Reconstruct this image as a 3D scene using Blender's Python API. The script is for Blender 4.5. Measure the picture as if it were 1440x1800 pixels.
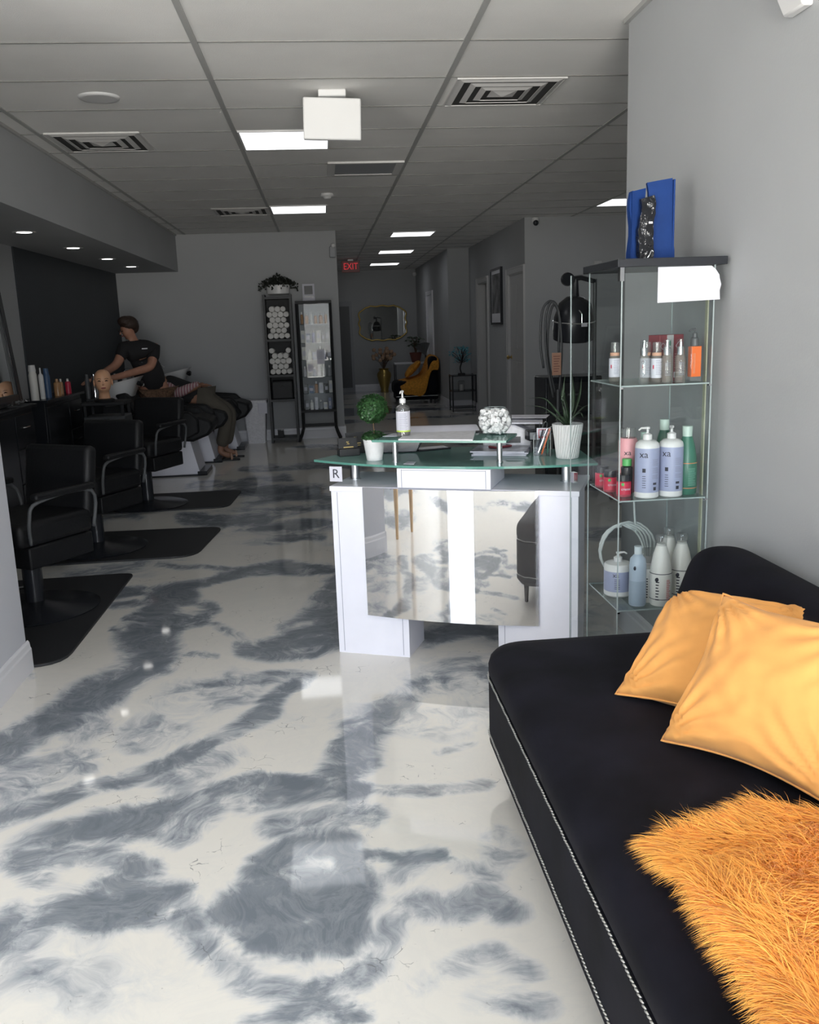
import bpy, bmesh, math, random
from mathutils import Vector, Matrix, noise, Quaternion
random.seed(7)
PI = math.pi
SC = bpy.context.scene
C = SC.collection
for o in list(bpy.data.objects): bpy.data.objects.remove(o)

# ------------------------------------------------------------------ camera
HC = 1.48
YAW, PITCH, ROLL, FPX = 0.0887666802, 0.206963763, -0.0350598539, 1562.86
def cam_axes():
    cy, sy, cp, sp = math.cos(YAW), math.sin(YAW), math.cos(PITCH), math.sin(PITCH)
    f = Vector((sy*cp, cy*cp, -sp)); r = Vector((cy, -sy, 0)); u = r.cross(f)
    c, s = math.cos(ROLL), math.sin(ROLL)
    return c*r + s*u, -s*r + c*u, f
CR, CU, CF = cam_axes()
cd = bpy.data.cameras.new('camera'); cam = bpy.data.objects.new('camera', cd); C.objects.link(cam)
cd.sensor_fit = 'VERTICAL'; cd.sensor_height = 24; cd.lens = FPX/1800*24
cd.clip_start = 0.02
cam.matrix_world = Matrix(((CR.x, CU.x, -CF.x, 0), (CR.y, CU.y, -CF.y, 0), (CR.z, CU.z, -CF.z, HC), (0, 0, 0, 1)))
SC.camera = cam
# ------------------------------------------------------------------ world, daylight, exposure
SKY = 54
W = bpy.data.worlds.new('world'); SC.world = W; W.use_nodes = True
nt = W.node_tree; bg = nt.nodes['Background']
tc = nt.nodes.new('ShaderNodeTexCoord'); sx = nt.nodes.new('ShaderNodeSeparateXYZ'); cr = nt.nodes.new('ShaderNodeValToRGB')
nt.links.new(tc.outputs['Generated'], sx.inputs[0])
mr = nt.nodes.new('ShaderNodeMapRange'); mr.inputs[1].default_value = -1; mr.inputs[2].default_value = 1
nt.links.new(sx.outputs[2], mr.inputs[0]); nt.links.new(mr.outputs[0], cr.inputs[0])
cr.color_ramp.elements[0].position = .46; cr.color_ramp.elements[0].color = (1, .95, .88, 1)
cr.color_ramp.elements[1].position = .54; cr.color_ramp.elements[1].color = (.39, .42, .47, 1)
nt.links.new(cr.outputs[0], bg.inputs[0]); bg.inputs[1].default_value = SKY
# light portal: tells the renderer where daylight enters through the shopfront
FRONT_Y = -2.2
OPEN = [(-4.05, -2.70), (-.55, 1.32)]      # glazed openings of the shopfront (x from, x to)
for a_, b_ in OPEN:
    pl = bpy.data.lights.new('shopfront_portal', 'AREA'); pl.shape = 'RECTANGLE'; pl.size = b_-a_; pl.size_y = 2.5
    pl.cycles.is_portal = True
    po = bpy.data.objects.new('shopfront_portal', pl); C.objects.link(po); po.location = ((a_+b_)/2, FRONT_Y-.09, 1.35); po.rotation_euler = (PI/2, 0, 0)
PANEL_EMIT, CAN_EMIT = 4.5, 9.0
SC.view_settings.view_transform = 'Standard'; SC.view_settings.look = 'None'
SC.view_settings.gamma = 1; SC.view_settings.use_curve_mapping = False
SC.view_settings.exposure = -0.84
try:
    SC.cycles.use_denoising = True
    SC.cycles.max_bounces = 14; SC.cycles.transparent_max_bounces = 40; SC.cycles.diffuse_bounces = 6; SC.cycles.glossy_bounces = 8
    SC.cycles.sample_clamp_indirect = 8
except Exception: pass

# ------------------------------------------------------------------ materials
def mat(name, col, rough=.5, metal=0, spec=.5, emit=None, es=0, var=0, vs=8, bump=0, bs=40, coat=0, sheen=0, trans=0, alpha=1):
    m = bpy.data.materials.new(name); m.use_nodes = True
    n = m.node_tree; b = n.nodes['Principled BSDF']
    b.inputs['Base Color'].default_value = (*col, 1); b.inputs['Roughness'].default_value = rough
    b.inputs['Metallic'].default_value = metal; b.inputs['Specular IOR Level'].default_value = spec
    b.inputs['Coat Weight'].default_value = coat; b.inputs['Coat Roughness'].default_value = .1
    b.inputs['Sheen Weight'].default_value = sheen; b.inputs['Transmission Weight'].default_value = trans
    b.inputs['Alpha'].default_value = alpha
    if emit: b.inputs['Emission Color'].default_value = (*emit, 1); b.inputs['Emission Strength'].default_value = es
    if var or bump:
        t = n.nodes.new('ShaderNodeTexCoord')
    if var:
        x = n.nodes.new('ShaderNodeTexNoise'); x.inputs['Scale'].default_value = vs; x.inputs['Detail'].default_value = 4
        n.links.new(t.outputs['Object'], x.inputs['Vector'])
        r = n.nodes.new('ShaderNodeValToRGB')
        r.color_ramp.elements[0].position = .3; r.color_ramp.elements[1].position = .7
        r.color_ramp.elements[0].color = (*[max(0, c*(1-var)) for c in col], 1); r.color_ramp.elements[1].color = (*[min(1, c*(1+var)) for c in col], 1)
        n.links.new(x.outputs['Fac'], r.inputs[0]); n.links.new(r.outputs[0], b.inputs['Base Color'])
    if bump:
        y = n.nodes.new('ShaderNodeTexNoise'); y.inputs['Scale'].default_value = bs; y.inputs['Detail'].default_value = 3
        n.links.new(t.outputs['Object'], y.inputs['Vector'])
        bn = n.nodes.new('ShaderNodeBump'); bn.inputs['Strength'].default_value = bump; bn.inputs['Distance'].default_value = .01
        n.links.new(y.outputs['Fac'], bn.inputs['Height']); n.links.new(bn.outputs[0], b.inputs['Normal'])
    return m
def thin_glass(name, tint, refl=1.0, diff=0.0, dcol=(.3, .5, .45)):
    m = bpy.data.materials.new(name); m.use_nodes = True; n = m.node_tree; n.nodes.clear()
    o = n.nodes.new('ShaderNodeOutputMaterial'); mx = n.nodes.new('ShaderNodeMixShader')
    tr = n.nodes.new('ShaderNodeBsdfTransparent'); tr.inputs[0].default_value = (*tint, 1)
    gl = n.nodes.new('ShaderNodeBsdfGlossy'); gl.inputs['Roughness'].default_value = .01
    lw = n.nodes.new('ShaderNodeLayerWeight'); lw.inputs['Blend'].default_value = .5
    pw = n.nodes.new('ShaderNodeMath'); pw.operation = 'POWER'; pw.inputs[1].default_value = 5; n.links.new(lw.outputs['Facing'], pw.inputs[0])
    fr = n.nodes.new('ShaderNodeMath'); fr.operation = 'MULTIPLY_ADD'; fr.inputs[1].default_value = .95; fr.inputs[2].default_value = .045; n.links.new(pw.outputs[0], fr.inputs[0])
    ml = n.nodes.new('ShaderNodeMath'); ml.operation = 'MULTIPLY'; ml.inputs[1].default_value = refl
    n.links.new(fr.outputs[0], ml.inputs[0]); n.links.new(ml.outputs[0], mx.inputs[0])
    n.links.new(gl.outputs[0], mx.inputs[2])
    if diff:
        d = n.nodes.new('ShaderNodeBsdfDiffuse'); d.inputs[0].default_value = (*dcol, 1); m2 = n.nodes.new('ShaderNodeMixShader')
        m2.inputs[0].default_value = diff
        n.links.new(tr.outputs[0], m2.inputs[1]); n.links.new(d.outputs[0], m2.inputs[2]); n.links.new(m2.outputs[0], mx.inputs[1])
    else: n.links.new(tr.outputs[0], mx.inputs[1])
    n.links.new(mx.outputs[0], o.inputs[0])
    return m
M = {}
M['wall'] = mat('wall_paint', (.40, .41, .42), .8, var=.03, vs=1.5, bump=.05, bs=120)
M['blackwall'] = mat('black_wall_paint', (.035, .042, .05), .55, var=.06, vs=2)
M['trim'] = mat('white_trim_paint', (.78, .78, .82), .35)
M['stubwall'] = mat('pale_stub_wall', (.60, .61, .66), .7, var=.02, vs=2)  # paler tone than the other walls
M['trimdark'] = mat('grey_trim_paint', (.5, .5, .5), .4)
M['tgrid'] = mat('ceiling_grid_metal', (.40, .40, .39), .5)
M['tgap'] = mat('ceiling_joint_shadow', (.22, .22, .21), .8)  # cross joints coloured dark for the shadow in the tile gaps
M['white'] = mat('white_laminate', (.80, .80, .88), .3, var=.02)
M['whiteplastic'] = mat('white_plastic', (.70, .70, .70), .35)
M['porcelain'] = mat('white_porcelain', (.8, .8, .8), .12, coat=.5)
M['black'] = mat('black_gloss_laminate', (.02, .022, .027), .25)
M['blackmatte'] = mat('black_matte', (.018, .019, .021), .6)
M['rubber'] = mat('black_rubber', (.016, .017, .02), .55, bump=.1, bs=200)
M['vinyl'] = mat('black_vinyl', (.008, .0085, .010), .5, spec=.3, bump=.15, bs=60)
M['velvet'] = mat('black_velvet', (.0065, .0065, .011), .8, spec=.12, sheen=.012, var=.5, vs=5, bump=.12, bs=9)
M['yvelvet'] = mat('yellow_velvet', (.76, .36, .105), .85, spec=.2, sheen=.12, var=.06, vs=7, bump=.3, bs=7)
M['fur'] = mat('orange_faux_fur', (.93, .45, .08), .7, sheen=.3, var=.09, vs=14)
M['furdark'] = mat('orange_fur_backing', (.62, .25, .03), .9)
M['orange'] = mat('mustard_throw', (.62, .27, .03), .85, var=.25, vs=30, bump=.6, bs=40)
M['chrome'] = mat('chrome', (.75, .76, .78), .12, 1)
M['brushed'] = mat('brushed_steel', (.72, .73, .75), .28, 1)
M['nail'] = mat('silver_nailhead', (.62, .62, .6), .3, 1)
M['glass'] = thin_glass('cabinet_glass', (.965, .98, .978), .55)
M['shelfglass'] = thin_glass('shelf_glass', (.86, .92, .90), .8)
M['deskglass'] = thin_glass('teal_desk_glass', (.45, .66, .62), .9, .78, (.24, .43, .39))
M['glassedge'] = mat('glass_edge', (.36, .42, .42), .2)
M['caseglass'] = thin_glass('case_glass', (.97, .98, .98), .12)
M['tealedge'] = mat('teal_glass_edge', (.10, .28, .23), .15)
M['clear'] = thin_glass('clear_bottle', (.88, .89, .89), 1.2, .1, (.6, .6, .6))
M['bowlglass'] = thin_glass('clear_bowl', (.95, .96, .96), 1.3)
M['fishbowl'] = thin_glass('fish_bowl', (.97, .98, .98), 1.6)
M['liquid'] = thin_glass('clear_liquid', (.75, .72, .68), 1.0, .25, (.5, .47, .44))
M['window'] = thin_glass('window_glass', (.96, .97, .97), .6)
M['mirror'] = mat('mirror_silver', (.78, .8, .8), .02, 1)
M['gold'] = mat('aged_gold', (.45, .32, .10), .35, .8)
M['brass'] = mat('brass', (.6, .42, .15), .3, 1)
M['terracotta'] = mat('dark_terracotta', (.16, .05, .035), .7)
M['soil'] = mat('soil', (.03, .02, .012), .9)
M['leaf'] = mat('boxwood_green', (.028, .085, .026), .5, var=.8, vs=90)
M['leafd'] = mat('dark_leaf', (.03, .06, .03), .5, var=.4, vs=30)
M['leafb'] = mat('black_leaf', (.018, .022, .016), .5)
M['aloe'] = mat('aloe_leaf', (.028, .05, .026), .45, var=.3, vs=20)
M['wood'] = mat('brown_stem', (.09, .055, .03), .7)
M['tanwood'] = mat('tan_wood', (.55, .36, .18), .4)
M['blueflower'] = mat('pale_blue_petals', (.16, .42, .50), .6)
M['dried'] = mat('dried_flowers', (.50, .33, .22), .8, var=.3, vs=40)
M['blue'] = mat('royal_blue_paper', (.008, .035, .155), .7, spec=.2, var=.12, vs=10, bump=.2, bs=25)
M['film'] = mat('black_shiny_film', (.01, .011, .014), .12, bump=.9, bs=30)
M['paper'] = mat('white_paper', (.62, .62, .69), .6)
M['papergrey'] = mat('printed_paper', (.72, .72, .76), .6, var=.1, vs=40)
M['towel'] = mat('white_towel', (.80, .79, .77), .95, bump=.8, bs=90)
M['cotton'] = mat('cotton', (.9, .9, .9), .95, bump=.7, bs=120)
M['skin'] = mat('skin', (.42, .21, .14), .5, var=.08, vs=20)
M['skin2'] = mat('tan_skin', (.30, .155, .10), .5, var=.08, vs=20)
M['mskin'] = mat('mannequin_skin', (.72, .40, .24), .45)
M['hair'] = mat('brown_hair', (.035, .02, .014), .6, bump=.6, bs=80)
M['cloth'] = mat('black_cloth', (.012, .012, .014), .85)
M['olive'] = mat('olive_trousers', (.085, .075, .06), .85, var=.1)
M['brownpat'] = mat('brown_patterned_cloth', (.16, .09, .055), .85, var=.5, vs=60)
M['sandal'] = mat('tan_sandal', (.45, .28, .20), .6)
M['lav'] = mat('lavender_label', (.33, .36, .52), .4)
M['ink'] = mat('dark_ink', (.03, .03, .045), .6)
M['greyink'] = mat('grey_ink', (.25, .26, .33), .6)
M['redink'] = mat('red_ink', (.5, .06, .07), .6)
M['green'] = mat('green_bottle', (.05, .18, .125), .35)
M['orangeline'] = mat('orange_line', (.75, .25, .10), .5)
M['pink'] = mat('pink_bottle', (.75, .35, .38), .35)
M['crimson'] = mat('crimson_label', (.52, .03, .07), .35)
M['maroon'] = mat('maroon_carton', (.17, .03, .04), .5)
M['greencap'] = mat('green_cap', (.10, .42, .12), .4)
M['orangeserum'] = mat('orange_serum', (.80, .16, .03), .15, coat=.6)
M['peach'] = mat('peach_card', (.58, .33, .23), .6)
M['ivory'] = mat('ivory_bottle', (.74, .73, .70), .35)
M['blueclear'] = mat('milky_blue_bottle', (.42, .50, .60), .3)
M['cable'] = mat('white_cable', (.70, .71, .70), .4)
M['grey'] = mat('grey_plastic', (.30, .31, .33), .5)
M['tower'] = mat('tower_black', (.03, .032, .036), .5)
M['dgrey'] = mat('dark_grey', (.08, .085, .09), .45)
M['panel'] = mat('light_panel', (1, 1, 1), .5, emit=(.95, .97, 1), es=PANEL_EMIT)
M['can'] = mat('downlight_lens', (1, 1, 1), .5, emit=(1, .97, .93), es=CAN_EMIT)
M['exit'] = mat('exit_letters', (.6, .02, .03), .5, emit=(1, .05, .07), es=.7)
M['exitface'] = mat('exit_face', (.30, .12, .12), .5)
M['vent'] = mat('vent_metal', (.62, .61, .60), .5)
M['ventdark'] = mat('vent_shadow_gap', (.05, .05, .05), .8)
M['bluetop'] = mat('navy_plastic', (.05, .10, .2), .4)
M['amber'] = mat('amber_bottle', (.45, .25, .12), .25)
M['gold_text'] = mat('gold_print', (.55, .42, .15), .4)
M['eye'] = mat('dark_lash', (.03, .015, .01), .5)
M['lip'] = mat('lip_red', (.35, .08, .07), .4)
M['yellowish'] = mat('yellowish_strip', (.50, .50, .36), .6)

def ceiling_material():
    m = mat('ceiling_tile', (.80, .79, .77), .85, var=.03, vs=3, bump=.15, bs=200)
    return m
M['tile'] = ceiling_material()

def striped(name, c1, c2, scale, axis=0, rough=.85):
    m = mat(name, c1, rough); n = m.node_tree; b = n.nodes['Principled BSDF']
    t = n.nodes.new('ShaderNodeTexCoord'); w = n.nodes.new('ShaderNodeTexWave'); w.bands_direction = 'XYZ'[axis]; w.inputs['Scale'].default_value = scale
    r = n.nodes.new('ShaderNodeValToRGB'); r.color_ramp.interpolation = 'CONSTANT'; r.color_ramp.elements[1].position = .5
    r.color_ramp.elements[0].color = (*c1, 1); r.color_ramp.elements[1].color = (*c2, 1)
    n.links.new(t.outputs['Object'], w.inputs[0]); n.links.new(w.outputs[0], r.inputs[0]); n.links.new(r.outputs[0], b.inputs['Base Color'])
    return m
M['stripe'] = striped('pink_striped_knit', (.30, .13, .16), (.50, .40, .40), 11, 0)

def mirror_sheet():
    m = bpy.data.materials.new('polished_steel_sheet'); m.use_nodes = True; n = m.node_tree; n.nodes.clear()
    o = n.nodes.new('ShaderNodeOutputMaterial'); mx = n.nodes.new('ShaderNodeMixShader'); mx.inputs[0].default_value = .10
    g1 = n.nodes.new('ShaderNodeBsdfGlossy'); g1.inputs[0].default_value = (.86, .85, .84, 1); g1.inputs['Roughness'].default_value = .015
    g2 = n.nodes.new('ShaderNodeBsdfGlossy'); g2.inputs[0].default_value = (.9, .9, .95, 1); g2.inputs['Roughness'].default_value = .03
    # fine horizontal rolling grooves tilt the surface normal up and down only
    geo = n.nodes.new('ShaderNodeNewGeometry'); mp = n.nodes.new('ShaderNodeVectorMath'); mp.operation = 'SCALE'; mp.inputs['Scale'].default_value = 9173.0
    wn = n.nodes.new('ShaderNodeTexWhiteNoise'); sub = n.nodes.new('ShaderNodeMath'); sub.operation = 'MULTIPLY_ADD'; sub.inputs[1].default_value = 1.1; sub.inputs[2].default_value = -.55
    cb = n.nodes.new('ShaderNodeCombineXYZ'); ad = n.nodes.new('ShaderNodeVectorMath'); ad.operation = 'ADD'; nm = n.nodes.new('ShaderNodeVectorMath'); nm.operation = 'NORMALIZE'
    n.links.new(geo.outputs['Position'], mp.inputs[0]); n.links.new(mp.outputs[0], wn.inputs['Vector']); n.links.new(wn.outputs['Value'], sub.inputs[0])
    n.links.new(sub.outputs[0], cb.inputs[2]); n.links.new(cb.outputs[0], ad.inputs[0]); n.links.new(geo.outputs['Normal'], ad.inputs[1])
    n.links.new(ad.outputs[0], nm.inputs[0]); n.links.new(nm.outputs[0], g2.inputs['Normal'])
    n.links.new(g1.outputs[0], mx.inputs[1]); n.links.new(g2.outputs[0], mx.inputs[2]); n.links.new(mx.outputs[0], o.inputs[0])
    return m
M['steel'] = mirror_sheet()

def floor_material():
    m = mat('marbled_epoxy', (.8, .78, .74), .05, coat=.0, spec=.55); n = m.node_tree; b = n.nodes['Principled BSDF']; L = n.links.new
    def N(t, **k):
        x = n.nodes.new(t)
        for a, v in k.items(): x.inputs[a.replace('_', ' ')].default_value = v
        return x
    at = n.nodes.new('ShaderNodeAttribute'); at.attribute_name = 'veil'
    tc = n.nodes.new('ShaderNodeTexCoord')
    w1 = N('ShaderNodeTexNoise', Scale=1.6, Detail=3); L(tc.outputs['Object'], w1.inputs['Vector'])
    ws = n.nodes.new('ShaderNodeVectorMath'); ws.operation = 'MULTIPLY_ADD'; ws.inputs[1].default_value = (.9, .9, .9); L(w1.outputs['Color'], ws.inputs[0]); L(tc.outputs['Object'], ws.inputs[2])
    # cloudy detail
    n1 = N('ShaderNodeTexNoise', Scale=5.0, Detail=8, Roughness=.62, Distortion=.6); L(ws.outputs[0], n1.inputs['Vector'])
    n2 = N('ShaderNodeTexNoise', Scale=13.0, Detail=8, Roughness=.7, Distortion=.7); L(ws.outputs[0], n2.inputs['Vector'])
    a = n.nodes.new('ShaderNodeMath'); a.operation = 'MULTIPLY_ADD'; a.inputs[1].default_value = 1.35; a.inputs[2].default_value = -.675; L(n1.outputs['Fac'], a.inputs[0])
    a2 = n.nodes.new('ShaderNodeMath'); a2.operation = 'MULTIPLY_ADD'; a2.inputs[1].default_value = .95; a2.inputs[2].default_value = -.475; L(n2.outputs['Fac'], a2.inputs[0])
    s = n.nodes.new('ShaderNodeMath'); s.operation = 'ADD'; L(a.outputs[0], s.inputs[0]); L(a2.outputs[0], s.inputs[1])
    # noise only matters where the veil is (weight)
    wgt = n.nodes.new('ShaderNodeMapRange'); wgt.inputs[1].default_value = .02; wgt.inputs[2].default_value = .4; wgt.inputs[3].default_value = .12; wgt.inputs[4].default_value = 1; L(at.outputs['Fac'], wgt.inputs[0])
    sm = n.nodes.new('ShaderNodeMath'); sm.operation = 'MULTIPLY'; L(s.outputs[0], sm.inputs[0]); L(wgt.outputs[0], sm.inputs[1])
    f = n.nodes.new('ShaderNodeMath'); f.operation = 'ADD'; f.use_clamp = True; L(at.outputs['Fac'], f.inputs[0]); L(sm.outputs[0], f.inputs[1])
    r = n.nodes.new('ShaderNodeValToRGB'); e = r.color_ramp.elements
    e[0].position = .10; e[0].color = (.80, .775, .725, 1); e[1].position = .92; e[1].color = (.175, .20, .235, 1)
    x = e.new(.22); x.color = (.70, .70, .69, 1); x = e.new(.42); x.color = (.42, .445, .48, 1); x = e.new(.62); x.color = (.235, .26, .295, 1)
    L(f.outputs[0], r.inputs[0])
    # pale wisps inside the grey
    n3 = N('ShaderNodeTexNoise', Scale=4.2, Detail=9, Roughness=.68, Distortion=1.1); L(ws.outputs[0], n3.inputs['Vector'])
    r3 = n.nodes.new('ShaderNodeValToRGB'); q = r3.color_ramp.elements; q[0].position = .44; q[0].color = (0, 0, 0, 1); q[1].position = .56; q[1].color = (0, 0, 0, 1); z = q.new(.5); z.color = (1, 1, 1, 1)
    L(n3.outputs['Fac'], r3.inputs[0])
    wm = n.nodes.new('ShaderNodeMath'); wm.operation = 'MULTIPLY'; wm.inputs[1].default_value = .12; L(r3.outputs[0], wm.inputs[0])
    mw = n.nodes.new('ShaderNodeMix'); mw.data_type = 'RGBA'; L(wm.outputs[0], mw.inputs['Factor']); L(r.outputs[0], mw.inputs['A']); mw.inputs['B'].default_value = (.62, .63, .64, 1)
    # hairline dark cracks in patches
    n4 = N('ShaderNodeTexNoise', Scale=9, Detail=3); L(tc.outputs['Object'], n4.inputs['Vector'])
    wv = n.nodes.new('ShaderNodeVectorMath'); wv.operation = 'MULTIPLY_ADD'; wv.inputs[1].default_value = (.12, .12, .12); L(n4.outputs['Color'], wv.inputs[0]); L(tc.outputs['Object'], wv.inputs[2])
    vo = n.nodes.new('ShaderNodeTexVoronoi'); vo.feature = 'DISTANCE_TO_EDGE'; vo.inputs['Scale'].default_value = 13; L(wv.outputs[0], vo.inputs['Vector'])
    lt = n.nodes.new('ShaderNodeMapRange'); lt.inputs[1].default_value = .006; lt.inputs[2].default_value = .022; lt.inputs[3].default_value = 1; lt.inputs[4].default_value = 0; L(vo.outputs['Distance'], lt.inputs[0])
    n5 = N('ShaderNodeTexNoise', Scale=4.2, Detail=6, Roughness=.75); L(tc.outputs['Object'], n5.inputs['Vector'])
    lm = n.nodes.new('ShaderNodeMapRange'); lm.inputs[1].default_value = .57; lm.inputs[2].default_value = .62; L(n5.outputs['Fac'], lm.inputs[0])
    l2 = n.nodes.new('ShaderNodeMath'); l2.operation = 'MULTIPLY'; L(lt.outputs[0], l2.inputs[0]); L(lm.outputs[0], l2.inputs[1])
    l3 = n.nodes.new('ShaderNodeMath'); l3.operation = 'MULTIPLY'; l3.inputs[1].default_value = .65; L(l2.outputs[0], l3.inputs[0])
    mk = n.nodes.new('ShaderNodeMix'); mk.data_type = 'RGBA'; L(l3.outputs[0], mk.inputs['Factor']); L(mw.outputs['Result'], mk.inputs['A']); mk.inputs['B'].default_value = (.13, .14, .15, 1)
    L(mk.outputs['Result'], b.inputs['Base Color'])
    nb = N('ShaderNodeTexNoise', Scale=2.5, Detail=1); L(tc.outputs['Object'], nb.inputs['Vector'])
    bn = n.nodes.new('ShaderNodeBump'); bn.inputs['Strength'].default_value = .06; bn.inputs['Distance'].default_value = .01; L(nb.outputs['Fac'], bn.inputs['Height']); L(bn.outputs[0], b.inputs['Normal'])
    return m
M['floor'] = floor_material()

# ------------------------------------------------------------------ mesh helpers
def nb(): return bmesh.new()
def obj(name, bm, m, parent=None, smooth=False, bevel=0, loc=None, rot=None, seg=2):
    me = bpy.data.meshes.new(name); bm.to_mesh(me); bm.free()
    if smooth:
        for p in me.polygons: p.use_smooth = True
    o = bpy.data.objects.new(name, me); C.objects.link(o)
    for k in (m if isinstance(m, (list, tuple)) else [m]): me.materials.append(M[k] if isinstance(k, str) else k)
    if parent: o.parent = parent
    if loc: o.location = loc
    if rot: o.rotation_euler = rot
    if bevel:
        b = o.modifiers.new('bevel', 'BEVEL'); b.width = bevel; b.segments = seg; b.limit_method = 'ANGLE'; b.angle_limit = .6
        b.harden_normals = False
    if smooth == 'a' or bevel:
        for p in me.polygons: p.use_smooth = True
        try: me.set_sharp_from_angle(angle=math.radians(35))
        except Exception: pass
    return o
def box(bm, x0, y0, z0, x1, y1, z1, mi=0, mx=None):
    vs = [bm.verts.new(p) for p in ((x0, y0, z0), (x1, y0, z0), (x1, y1, z0), (x0, y1, z0), (x0, y0, z1), (x1, y0, z1), (x1, y1, z1), (x0, y1, z1))]
    if mx: 
        for v in vs: v.co = mx @ v.co
    for f in ((3, 2, 1, 0), (4, 5, 6, 7), (0, 1, 5, 4), (1, 2, 6, 5), (2, 3, 7, 6), (3, 0, 4, 7)):
        q = bm.faces.new([vs[i] for i in f]); q.material_index = mi
    return bm
def B(*a, **k): return box(nb(), *a, **k)
def lathe(bm, prof, seg=24, c=(0, 0, 0), mx=None, mi=0, cap=True):
    rings = []
    for r, z in prof:
        if r < 1e-5: rings.append([bm.verts.new((c[0], c[1], c[2]+z))])
        else: rings.append([bm.verts.new((c[0]+r*math.cos(2*PI*i/seg), c[1]+r*math.sin(2*PI*i/seg), c[2]+z)) for i in range(seg)])
    for a, b in zip(rings, rings[1:]):
        for i in range(seg):
            j = (i+1) % seg
            if len(a) == 1 and len(b) == 1: continue
            if len(a) == 1: f = [a[0], b[j], b[i]]
            elif len(b) == 1: f = [a[i], a[j], b[0]]
            else: f = [a[i], a[j], b[j], b[i]]
            bm.faces.new(f).material_index = mi
    if cap:
        if len(rings[0]) > 1: bm.faces.new(rings[0][::-1]).material_index = mi
        if len(rings[-1]) > 1: bm.faces.new(rings[-1]).material_index = mi
    if mx:
        for r in rings:
            for v in r: v.co = mx @ v.co
    return bm
def LA(prof, seg=24, **k): return lathe(nb(), prof, seg, **k)
def tube(bm, pts, r, seg=8, mi=0, closed=False):
    pts = [Vector(p) for p in pts]; n = len(pts); rings = []; up = Vector((0, 0, 1)); prev = None
    for i, p in enumerate(pts):
        d = (pts[(i+1) % n]-pts[i-1]) if closed else (pts[min(i+1, n-1)]-pts[max(i-1, 0)])
        if d.length < 1e-9: d = Vector((0, 0, 1))
        d.normalize()
        if prev is None:
            a = d.cross(up) if abs(d.z) < .95 else d.cross(Vector((1, 0, 0)))
        else: a = prev - d*prev.dot(d)
        a.normalize(); prev = a; b = d.cross(a)
        rr = r[i] if isinstance(r, (list, tuple)) else r
        rings.append([bm.verts.new(p+rr*(math.cos(2*PI*k/seg)*a+math.sin(2*PI*k/seg)*b)) for k in range(seg)])
    for i in range(n if closed else n-1):
        a, b = rings[i], rings[(i+1) % n]
        for k in range(seg): bm.faces.new([a[k], a[(k+1) % seg], b[(k+1) % seg], b[k]]).material_index = mi
    if not closed: bm.faces.new(rings[0][::-1]).material_index = mi; bm.faces.new(rings[-1]).material_index = mi
    return bm
def TU(pts, r, seg=8, **k): return tube(nb(), pts, r, seg, **k)
def prism(bm, poly, z0, z1, mi=0, side_mi=None):
    a = [bm.verts.new((x, y, z0)) for x, y in poly]; b = [bm.verts.new((x, y, z1)) for x, y in poly]
    bm.faces.new(a[::-1]).material_index = mi; bm.faces.new(b).material_index = mi
    n = len(poly)
    for i in range(n): bm.faces.new([a[i], a[(i+1) % n], b[(i+1) % n], b[i]]).material_index = mi if side_mi is None else side_mi
    return bm
def PR(*a, **k): return prism(nb(), *a, **k)
def prism_y(poly, y0, y1):     # polygon in x,z extruded along y
    bm = prism(nb(), poly, y0, y1)
    for v in bm.verts: v.co = Vector((v.co.x, v.co.z, v.co.y))
    bmesh.ops.recalc_face_normals(bm, faces=bm.faces)
    return bm
def bez(p0, p1, p2, n=10):
    p0, p1, p2 = Vector(p0), Vector(p1), Vector(p2)
    return [(1-t)**2*p0+2*t*(1-t)*p1+t*t*p2 for t in [i/n for i in range(n+1)]]
def spline(pts, n=6):
    pts = [Vector(p) for p in pts]; out = []
    for i in range(len(pts)-1):
        a = pts[max(i-1, 0)]; b = pts[i]; c = pts[i+1]; d = pts[min(i+2, len(pts)-1)]
        for k in range(n):
            t = k/n; out.append(.5*((2*b)+(-a+c)*t+(2*a-5*b+4*c-d)*t*t+(-a+3*b-3*c+d)*t**3))
    return out+[pts[-1]]
def rrect(x0, y0, x1, y1, r, n=5):
    out = []
    for cx, cy, a in ((x1-r, y1-r, 0), (x0+r, y1-r, PI/2), (x0+r, y0+r, PI), (x1-r, y0+r, 1.5*PI)):
        for i in range(n+1): out.append((cx+r*math.cos(a+PI/2*i/n), cy+r*math.sin(a+PI/2*i/n)))
    return out
def blob(bm, c, s, rot=None, seg=14, ring=8, mi=0):
    mx = Matrix.Translation(c) @ (rot.to_matrix().to_4x4() if rot else Matrix()) @ Matrix.Diagonal((*s, 1))
    prof = [(math.sin(PI*i/ring), -math.cos(PI*i/ring)) for i in range(ring+1)]
    return lathe(bm, prof, seg, mx=mx, mi=mi)
def thing(name, label, cat, loc=(0, 0, 0), rz=0, group=None):
    o = bpy.data.objects.new(name, None); C.objects.link(o); o.location = loc; o.rotation_euler = (0, 0, rz)
    o.empty_display_size = .05
    o['label'] = label; o['category'] = cat
    if group: o['group'] = group
    return o
def tag(o, label, cat, group=None, kind=None):
    o['label'] = label; o['category'] = cat
    if group: o['group'] = group
    if kind: o['kind'] = kind
    return o
def struct(name, bm, m, parent=None, **k):
    o = obj(name, bm, m, parent, **k)
    if not parent: o['kind'] = 'structure'
    return o
def dup(root, loc=None, rot=None, label=None, group=None):
    def cp(o, p):
        c = o.copy(); C.objects.link(c); c.parent = p
        for ch in o.children: cp(ch, c)
        return c
    r = cp(root, None)
    if loc is not None: r.location = loc
    if rot is not None: r.rotation_euler = rot
    if label: r['label'] = label
    if group: r['group'] = group
    return r
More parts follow.
